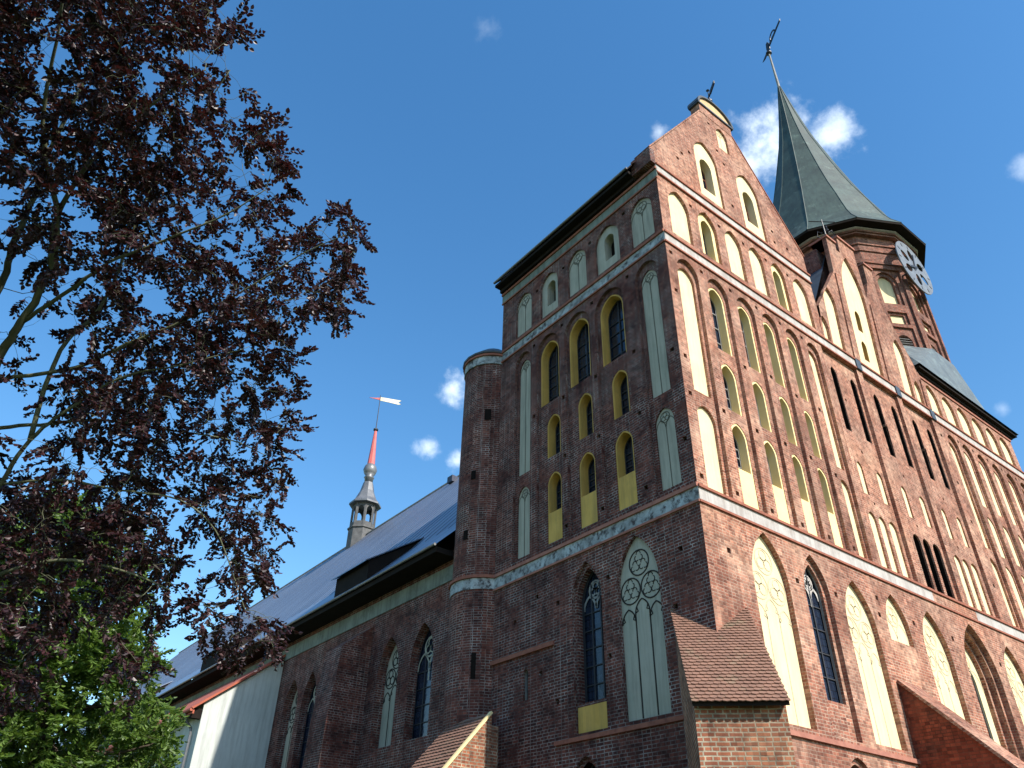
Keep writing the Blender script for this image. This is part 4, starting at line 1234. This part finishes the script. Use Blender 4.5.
hh_ = MB(); hh_.box(13.6, 14.15, 34.6, 35.3, 31.0, 31.55); hh_.build('roof_hatch', SEAMD, nro)
# shed dormers near the eave
for (ya, yb) in ((19.3, 22.6), (38.5, 41.5), (58, 61)):
    d = MB()
    d.add([(-0.55, ya, 14.75), (-0.55, yb, 14.75), (-0.55, yb, 15.75), (-0.55, ya, 15.75), (2.2, ya, 17.5), (2.2, yb, 17.5), (2.2, ya, 14.8), (2.2, yb, 14.8)],
          [(0, 3, 2, 1), (0, 6, 4, 3), (1, 2, 5, 7)])
    do = d.build('roof_dormer', DARKWOOD, nro)
    e = MB(); e.prism([(-0.8, ya - 0.12, 15.62), (-0.8, yb + 0.12, 15.62), (2.3, yb + 0.12, 17.66), (2.3, ya - 0.12, 17.66)], (0, 0, 0.06)); 
    e.build('dormer_roof', SEAM, do)

# ridge turret with red spirelet
RT = (15.0, 52.6)
r8 = math.radians(22.5)
b = MB(); b.lathe(RT, [(1.3, 30.0), (1.3, 33.0), (1.42, 33.05), (1.42, 33.2), (1.2, 33.25)], 8, r8)
rto = b.build('ridge_turret', LEADWOOD, CATH)
ps = MB()
for k in range(8):
    a = r8 + k * math.pi / 4
    c = Vector((RT[0] + 1.13 * math.cos(a), RT[1] + 1.13 * math.sin(a), 33.2))
    ps.tube([c, c + Vector((0, 0, 2.5))], [0.13, 0.13], 4)
ps.build('lantern_post', LEADWOOD, rto)
ar = MB()
for k in range(8):
    a0 = k * math.pi / 4
    n = Vector((math.cos(a0), math.sin(a0), 0)); td = Vector((-n.y, n.x, 0))
    ap = 1.19 * math.cos(r8); hw_ = 1.19 * math.sin(r8)
    fr = Frame(Vector((*RT, 0)) + n * ap, td, -n)
    ol = [(-hw_, 33.2), (hw_, 33.2), (hw_, 35.75), (-hw_, 35.75)]
    hl = [arch(-0.3, 0.3, 33.75, 35.45, 0.42)]
    face_with_holes(ar, fr, ol, hl, 0); reveal(ar, fr, hl[0], 0, 0.12); face_with_holes(ar, fr, ol, hl, 0.12)
ar.build('lantern_arcade', LEADWOOD, rto)
lr = MB(); lr.lathe(RT, [(1.1, 35.72), (1.62, 35.75), (1.62, 35.92), (1.1, 36.5), (0.72, 37.4), (0.5, 38.4)], 8, r8); lr.build('lantern_roof', ZINC, rto)
ba = MB(); ba.lathe(RT, [(0.42, 38.3), (0.44, 38.9), (0.54, 39.0), (0.36, 39.15), (0.6, 39.5), (0.72, 39.9), (0.6, 40.3), (0.36, 40.6)], 14); ba.build('onion_ball', ZINC, rto, smooth=True)
rs = MB(); rs.lathe(RT, [(0.40, 40.55), (0.15, 44.6), (0.11, 44.7)], 8, r8); rs.build('spirelet', REDSP, rto)
rn = MB(); rn.lathe(RT, [(0.05, 44.6), (0.27, 44.75), (0.27, 44.9), (0.05, 45.05)], 8); rn.tube([(*RT, 44.9), (*RT, 49.3)], [0.05, 0.04], 5); rn.build('vane_rod', IRON, rto)
fg = MB(); dd = (RX + RF * 0.25); dd.z = 0; dd.normalize()
nn = Vector((-dd.y, dd.x, 0)) * 0.03
def fl(pts):
    fg.prism([Vector((*RT, 48.6)) + dd * p[0] * 0.85 + Vector((0, 0, p[1] * 0.75)) - nn for p in pts], nn * 2)
fl([(0.05, 0.0), (1.2, -0.12), (1.2, 0.55), (0.05, 0.62)]); fl([(1.2, -0.12), (2.4, -0.32), (2.75, -0.2), (2.35, 0.02), (2.75, 0.45), (1.2, 0.55)])
fg.build('weather_vane', FLAGW, rto)
fg = MB(); fl([(-0.05, 0.1), (-0.05, 0.5), (-0.6, 0.38), (-1.4, 0.32), (-0.6, 0.2)]); fg.build('vane_point', REDSP, rto)

# buttress between the nave windows
nb = MB()
nb.prism([(NX - 0.002, 18.7, 12.5), (-1.6, 18.7, 11.4), (-1.85, 18.7, 8.4), (-2.1, 18.7, 0), (NX - 0.002, 18.7, 0)], (0, 1.5, 0))
nb.prism([(0.28, 29.45, 12.9), (-1.15, 29.45, 11.9), (-1.45, 29.45, 8.6), (-1.7, 29.45, 0), (0.28, 29.45, 0)], (0, 0.5, 0)) if False else None
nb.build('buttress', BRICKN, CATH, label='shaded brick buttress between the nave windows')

# ------------------------------------------------------------------ white annex with red lean-to roof
ANX = thing('annex', 'low white plastered annex with red lean-to roof against the nave wall', 'building')
ax0, ay0, ay1 = -3.87, 28.4, 45.0
a = MB()
a.prism([(NX - 0.002, ay0, 0), (ax0, ay0, 0), (ax0, ay0, 10.25), (NX - 0.002, ay0, 13.12)], (0, ay1 - ay0, 0))
a.build('wall', ANNEXW, ANX)
r = MB()
AS = (13.12 - 10.25) / (NX - ax0)
az = lambda x: 13.16 + AS * (x - NX)
n_ = Vector((-AS, 0, 1)).normalized()
ex = ax0 - 0.55
p = [Vector((NX - 0.004, ay0 - 0.2, az(NX))), Vector((ex, ay0 - 0.2, az(ex))), Vector((ex, ay1, az(ex))), Vector((NX - 0.004, ay1, az(NX)))]
r.prism([q_ + n_ * 0.004 for q_ in p], n_ * 0.1)
ro = r.build('roof', REDROOF, ANX)
r2 = MB(); r2.box(ex + 0.02, ex + 0.1, ay0 - 0.17, ay1, az(ex) - 0.2, az(ex) - 0.03); r2.build('fascia', REDROOF, ro)
gt_ = MB(); gt_.tube([(ex - 0.05, ay0 - 0.15, az(ex) - 0.02), (ex - 0.05, ay1, az(ex) - 0.06)], [0.08, 0.08], 8); gt_.build('gutter', REDROOF, ANX)
gz = az(ex)
dp = MB(); dp.tube([(ex - 0.05, ay0 + 0.7, gz - 0.05), (ex, ay0 + 0.7, gz - 0.3), (ax0 - 0.16, ay0 + 0.7, gz - 0.7), (ax0 - 0.12, ay0 + 0.7, gz - 1.0), (ax0 - 0.12, ay0 + 0.7, 0.1)], [0.07] * 5, 8); dp.build('downpipe', ZINC, ANX)
hp = MB(); hp.box(ax0 - 0.5, ax0 - 0.002, ay0 + 0.05, ay0 + 0.35, gz - 0.35, gz + 0.1); hp.build('eave_bracket', DARKWOOD, ANX)

# ------------------------------------------------------------------ trees
def at(u, v, dist):
    return CAM_POS + view_dir(u, v) * dist

def in_poly(x, y, poly):
    c = False; n = len(poly); j = n - 1
    for i in range(n):
        xi, yi = poly[i]; xj, yj = poly[j]
        if (yi > y) != (yj > y) and x < (xj - xi) * (y - yi) / (yj - yi + 1e-12) + xi:
            c = not c
        j = i
    return c

def value_noise(seed):
    r = np.random.RandomState(seed); g_ = r.rand(64, 64)
    def f(x, y):
        xi, yi = int(math.floor(x)), int(math.floor(y)); fx, fy = x - xi, y - yi
        fx = fx * fx * (3 - 2 * fx); fy = fy * fy * (3 - 2 * fy)
        a = g_[xi % 64, yi % 64]; b = g_[(xi + 1) % 64, yi % 64]; c = g_[xi % 64, (yi + 1) % 64]; d = g_[(xi + 1) % 64, (yi + 1) % 64]
        return (a * (1 - fx) + b * fx) * (1 - fy) + (c * (1 - fx) + d * fx) * fy
    return f

def add_leaf(V, F, p, axis, side, L, W):
    """leaf of six points folded along the midrib"""
    n = axis.cross(side).normalized()
    b = len(V)
    fold = n * W * 0.22
    droop = n * (-L * 0.10)
    V += [tuple(p), tuple(p + axis * L * 0.35 + side * W * 0.5 + fold), tuple(p + axis * L * 0.72 + side * W * 0.40 + fold + droop * 0.5), tuple(p + axis * L + droop),
          tuple(p + axis * L * 0.72 - side * W * 0.40 + fold + droop * 0.5), tuple(p + axis * L * 0.35 - side * W * 0.5 + fold)]
    F += [(b, b + 1, b + 2, b + 3), (b, b + 3, b + 4, b + 5)]

def rv(R):
    while True:
        v_ = Vector((R.uniform(-1, 1), R.uniform(-1, 1), R.uniform(-1, 1)))
        if 0.05 < v_.length < 1: return v_.normalized()

def make_tree(root, limbs, targets, leafL, leafW, nleaf, sprayL, leafmat, bark, R, droop, twig_r, flat=0.5, crown_name='crown'):
    """limbs: list of (points, radii). targets: spray bases, joined to the nearest wood"""
    wood = MB()
    nodes = []
    for pts, rad in limbs:
        # smooth the limb
        P = [Vector(p) for p in pts]; out, rr = [], []
        for i in range(len(P) - 1):
            p0 = P[max(0, i - 1)]; p1 = P[i]; p2 = P[i + 1]; p3 = P[min(len(P) - 1, i + 2)]
            for k in range(5):
                t = k / 5
                q = 0.5 * ((2 * p1) + (-p0 + p2) * t + (2 * p0 - 5 * p1 + 4 * p2 - p3) * t * t + (-p0 + 3 * p1 - 3 * p2 + p3) * t ** 3)
                out.append(q); rr.append(rad[i] * (1 - t) + rad[i + 1] * t)
        out.append(P[-1]); rr.append(rad[-1])
        for i in range(1, len(out) - 1):
            out[i] = out[i] + rv(R) * rr[i] * 0.35
        wood.tube(out, rr, 8)
        nodes += [(q, r_) for q, r_ in zip(out, rr)]
    NP = np.array([tuple(q) for q, _ in nodes]); NR = [r_ for _, r_ in nodes]
    npts = list(NP)
    T = [Vector(t) for t in targets]
    arr = np.array(npts)
    dmin = [np.min(np.linalg.norm(arr - np.array(t), axis=1)) for t in T]
    order = np.argsort(dmin)
    V, F = [], []
    buf = np.zeros((len(npts) + 4 * len(T), 3)); cnt = len(npts); buf[:cnt] = arr
    for oi in order:
        t = T[oi]
        d_ = np.linalg.norm(buf[:cnt] - np.array(t), axis=1)
        k = int(np.argmin(d_)); base = Vector(buf[k]); r0 = min(NR[k] * 0.7, twig_r * (0.6 + d_[k] * 0.8)); r0 = max(r0, twig_r * 0.5)
        dirv = t - base
        L_ = dirv.length
        if L_ > 1e-3:
            m1 = base + dirv * 0.4 + rv(R) * L_ * 0.10 + Vector((0, 0, L_ * 0.06)); m2 = base + dirv * 0.75 + rv(R) * L_ * 0.08 + Vector((0, 0, L_ * 0.05))
            wood.tube([base, m1, m2, t], [r0, r0 * 0.85, r0 * 0.7, r0 * 0.6], 4, cap=False)
            for q, s_ in ((m1, 0.85), (m2, 0.7), (t, 0.6)):
                buf[cnt] = tuple(q); NR.append(r0 * s_); cnt += 1
        # spray
        out = dirv.normalized() if L_ > 1e-3 else rv(R)
        d0 = (out * 0.7 + rv(R) * 0.8 + Vector((0, 0, droop))).normalized()
        up = (Vector((0, 0, 1)) + rv(R) * flat).normalized()
        for s_i in range(2):
            dd_ = (d0 + rv(R) * 0.55 * s_i).normalized()
            sd = dd_.cross(up)
            if sd.length < 0.05: sd = dd_.cross(Vector((1, 0, 0)))
            sd.normalize()
            SLn = sprayL * R.uniform(0.6, 1.2)
            p_ = t.copy(); pp = [t.copy()]
            n_l = max(3, int(nleaf * R.uniform(0.6, 1.3) / 2))
            for j in range(n_l):
                dd_ = (dd_ + Vector((0, 0, droop * 0.10)) + rv(R) * 0.10).normalized()
                p_ = p_ + dd_ * SLn / n_l; pp.append(p_.copy())
                for sg in ((1, -1) if j < n_l - 1 else (0,)):
                    ax = (dd_ * R.uniform(0.5, 1.0) + sd * sg * R.uniform(0.6, 1.1) + rv(R) * 0.45 + Vector((0, 0, droop * 0.4))).normalized()
                    ls = ax.cross((up + rv(R) * 0.9).normalized())
                    if ls.length < 0.05: continue
                    ls.normalize()
                    sc_ = R.uniform(0.65, 1.2)
                    add_leaf(V, F, p_ + ax * 0.008, ax, ls, leafL * sc_, leafW * sc_)
            wood.tube(pp, [r0 * 0.5] + [r0 * 0.3] * (len(pp) - 1), 3, cap=False)
    wood.build('trunk', bark, root, uv=False, smooth=True)
    me = bpy.data.meshes.new(crown_name); me.from_pydata(V, [], F); me.update()
    me.materials.append(leafmat)
    o = bpy.data.objects.new(crown_name, me); COL.objects.link(o); o.parent = root
    return len(F)

R = random.Random(11)
BEECH = thing('copper_beech_tree', 'copper beech tree with dark purple leaves overhanging from the left', 'tree')
tb0 = at(-150, 760, 11.5); tb0.z = 0
def lim(pts, r0, r1):
    n = len(pts)
    return ([at(*p) for p in pts], [r0 + (r1 - r0) * i / (n - 1) for i in range(n)])
top_trunk = (-125, 640, 11.5)
limbs = [([tb0, at(-145, 780, 11.5), at(*top_trunk), at(-100, 480, 11.6), at(-95, 300, 11.8), at(-80, 80, 12.2), at(-70, -160, 12.6)], [0.36, 0.28, 0.22, 0.17, 0.11, 0.07, 0.03]),
         lim([top_trunk, (-60, 480, 11.3), (0, 358, 11.0), (22, 322, 10.9), (50, 270, 10.8), (57, 215, 10.7), (47, 165, 10.6), (44, 110, 10.6), (60, 20, 10.5), (70, -80, 10.4)], 0.062, 0.010),
         lim([(-100, 480, 11.6), (-40, 360, 11.7), (0, 288, 11.8), (12, 248, 11.8), (35, 195, 11.9), (43, 165, 11.9), (80, 90, 12.0), (120, 10, 12.2), (160, -60, 12.3)], 0.055, 0.010),
         lim([(50, 270, 10.8), (57, 215, 10.7), (88, 165, 10.5), (120, 132, 10.4), (165, 95, 10.2), (205, 70, 10.1)], 0.034, 0.008),
         lim([(22, 322, 10.9), (70, 290, 10.6), (110, 262, 10.4), (165, 240, 10.2), (225, 215, 10.0), (265, 190, 10.0)], 0.028, 0.006),
         lim([(-100, 480, 11.6), (-50, 400, 11.2), (0, 380, 11.0), (75, 368, 10.7), (125, 345, 10.5), (185, 320, 10.3), (245, 290, 10.1), (300, 255, 10.0), (345, 235, 9.9)], 0.032, 0.005),
         lim([top_trunk, (-40, 540, 10.9), (0, 484, 10.6), (30, 440, 10.5), (65, 412, 10.4), (120, 378, 10.2), (180, 365, 10.0), (240, 350, 9.9)], 0.036, 0.006),
         lim([(0, 484, 10.6), (60, 480, 10.3), (120, 490, 10.0), (180, 500, 9.8), (215, 530, 9.6), (235, 580, 9.5), (245, 610, 9.4)], 0.016, 0.004),
         lim([(-40, 440, 11.4), (0, 428, 11.5), (50, 424, 11.5), (100, 420, 11.6), (170, 430, 11.6), (230, 440, 11.7), (265, 455, 11.7)], 0.03, 0.006),
         lim([top_trunk, (-60, 610, 10.6), (0, 575, 10.2), (60, 560, 9.9), (120, 570, 9.7), (170, 590, 9.6)], 0.035, 0.006),
         lim([(30, 440, 10.5), (60, 350, 11.0), (105, 300, 11.4), (150, 190, 11.8), (190, 130, 12.0), (230, 70, 12.1)], 0.03, 0.006),
         lim([top_trunk, (-200, 480, 12.5), (-280, 300, 13.2), (-330, 100, 13.6)], 0.14, 0.03),
         lim([(-100, 300, 11.8), (-200, 180, 11.0), (-280, 60, 10.6)], 0.1, 0.03)]
poly = [(-60, -60), (196, -60), (190, -10), (238, 20), (246, 75), (262, 112), (298, 170), (282, 200), (276, 228), (300, 238), (330, 210), (350, 212), (372, 230), (366, 262), (364, 300), (345, 318), (318, 318), (308, 372), (298, 410), (292, 440), (285, 468), (290, 510), (280, 545),
        (270, 585), (286, 632), (278, 660), (262, 650), (240, 668), (215, 640), (196, 606), (170, 612), (158, 640), (150, 690), (120, 680), (95, 635), (70, 630), (40, 660), (20, 720), (-60, 760)]
nz = value_noise(3)
targets = []
HOLES = [(15, 420, 42, 60), (55, 340, 40, 38), (15, 300, 30, 50), (95, 230, 24, 27), (120, 155, 18, 18), (150, 290, 22, 20), (60, 60, 14, 20), (215, 130, 16, 14), (180, 420, 14, 20), (30, 120, 14, 22), (245, 470, 14, 22), (190, 230, 14, 12), (175, 500, 24, 40), (205, 560, 24, 36), (150, 60, 18, 26), (240, 250, 18, 16), (20, 200, 16, 30), (230, 400, 16, 18), (100, 465, 26, 18), (215, 585, 20, 18)]
tries = 0
while len(targets) < 2450 and tries < 90000:
    tries += 1
    u, v_ = R.uniform(-60, 375), R.uniform(-60, 720)
    if not in_poly(u + 5 * max(0, u) / 300, v_ + 2, poly): continue
    p_acc = 0.30 + 1.0 * max(0, nz(u / 26, v_ / 26) - 0.25)
    hole = any(((u - a) / c) ** 2 + ((v_ - b) / d) ** 2 < 1 for a, b, c, d in HOLES)
    if hole: p_acc *= 0.12
    if u < 60 and 150 < v_ < 480: p_acc *= 0.7
    if 220 < u and v_ < 200: p_acc *= 0.75
    if 120 < u < 290 and 180 < v_ < 480: p_acc *= 1.25
    if u < 170 and v_ > 480: p_acc *= 1.15
    if v_ > 610 and u < 70: p_acc *= 0.6
    if v_ > 610 and 70 <= u < 160: p_acc *= 0.45
    if R.random() > p_acc: continue
    targets.append(at(u, v_, R.uniform(9.3, 12.8)))
# the part of the crown outside the picture
for _ in range(1500):
    u, v_ = R.gauss(-160, 150), R.gauss(150, 230)
    if not (-480 < u < 180 and -380 < v_ < 640): continue
    if u > -60 and v_ > -60: continue
    targets.append(at(u, v_, R.uniform(9.5, 15)))
nl = make_tree(BEECH, limbs, targets, 0.062, 0.043, 24, 0.33, LEAFC, BARK, R, -0.25, 0.007)
print('beech leaves', nl)

R = random.Random(5)
GREEN = thing('green_tree', 'bright green leafy tree standing below and behind the copper beech', 'tree')
GD = 28.0
gb = at(40, 760, GD); gb.z = 0
gtop = at(50, 545, GD)
limbs = [([gb, Vector((gb.x, gb.y, 3.0)) + Vector((0.1, 0.05, 0)), at(42, 720, GD), at(48, 640, GD), gtop], [0.36, 0.3, 0.2, 0.12, 0.04])]
for (u, v_, d_) in ((130, 700, 26.5), (150, 745, 26.0), (110, 620, 27.0), (-20, 650, 27.5), (-60, 720, 28.0), (20, 600, 29.5), (140, 640, 29.0), (100, 780, 25.5), (0, 790, 26)):
    limbs.append(([at(50, 700 + (v_ - 680) * 0.4, GD), at((u + 50) / 2, v_ + 8, (d_ + GD) / 2), at(u, v_, d_)], [0.10, 0.06, 0.02]))
gp = [(-80, 560), (20, 515), (60, 500), (95, 520), (140, 530), (150, 575), (140, 610), (156, 640), (150, 680), (172, 740), (165, 800), (150, 900), (-120, 900)]
nz2 = value_noise(8)
targets = []
while len(targets) < 2300:
    u, v_ = R.uniform(-120, 175), R.uniform(500, 900)
    if not in_poly(u, v_, gp): continue
    if R.random() > 0.3 + 1.3 * max(0, nz2(u / 22, v_ / 16) - 0.3): continue
    targets.append(at(u, v_, R.uniform(25.0, 31.0)))
nl = make_tree(GREEN, limbs, targets, 0.17, 0.085, 28, 0.85, LEAFG, BARKD, R, -0.12, 0.010, flat=0.35)
print('green leaves', nl)
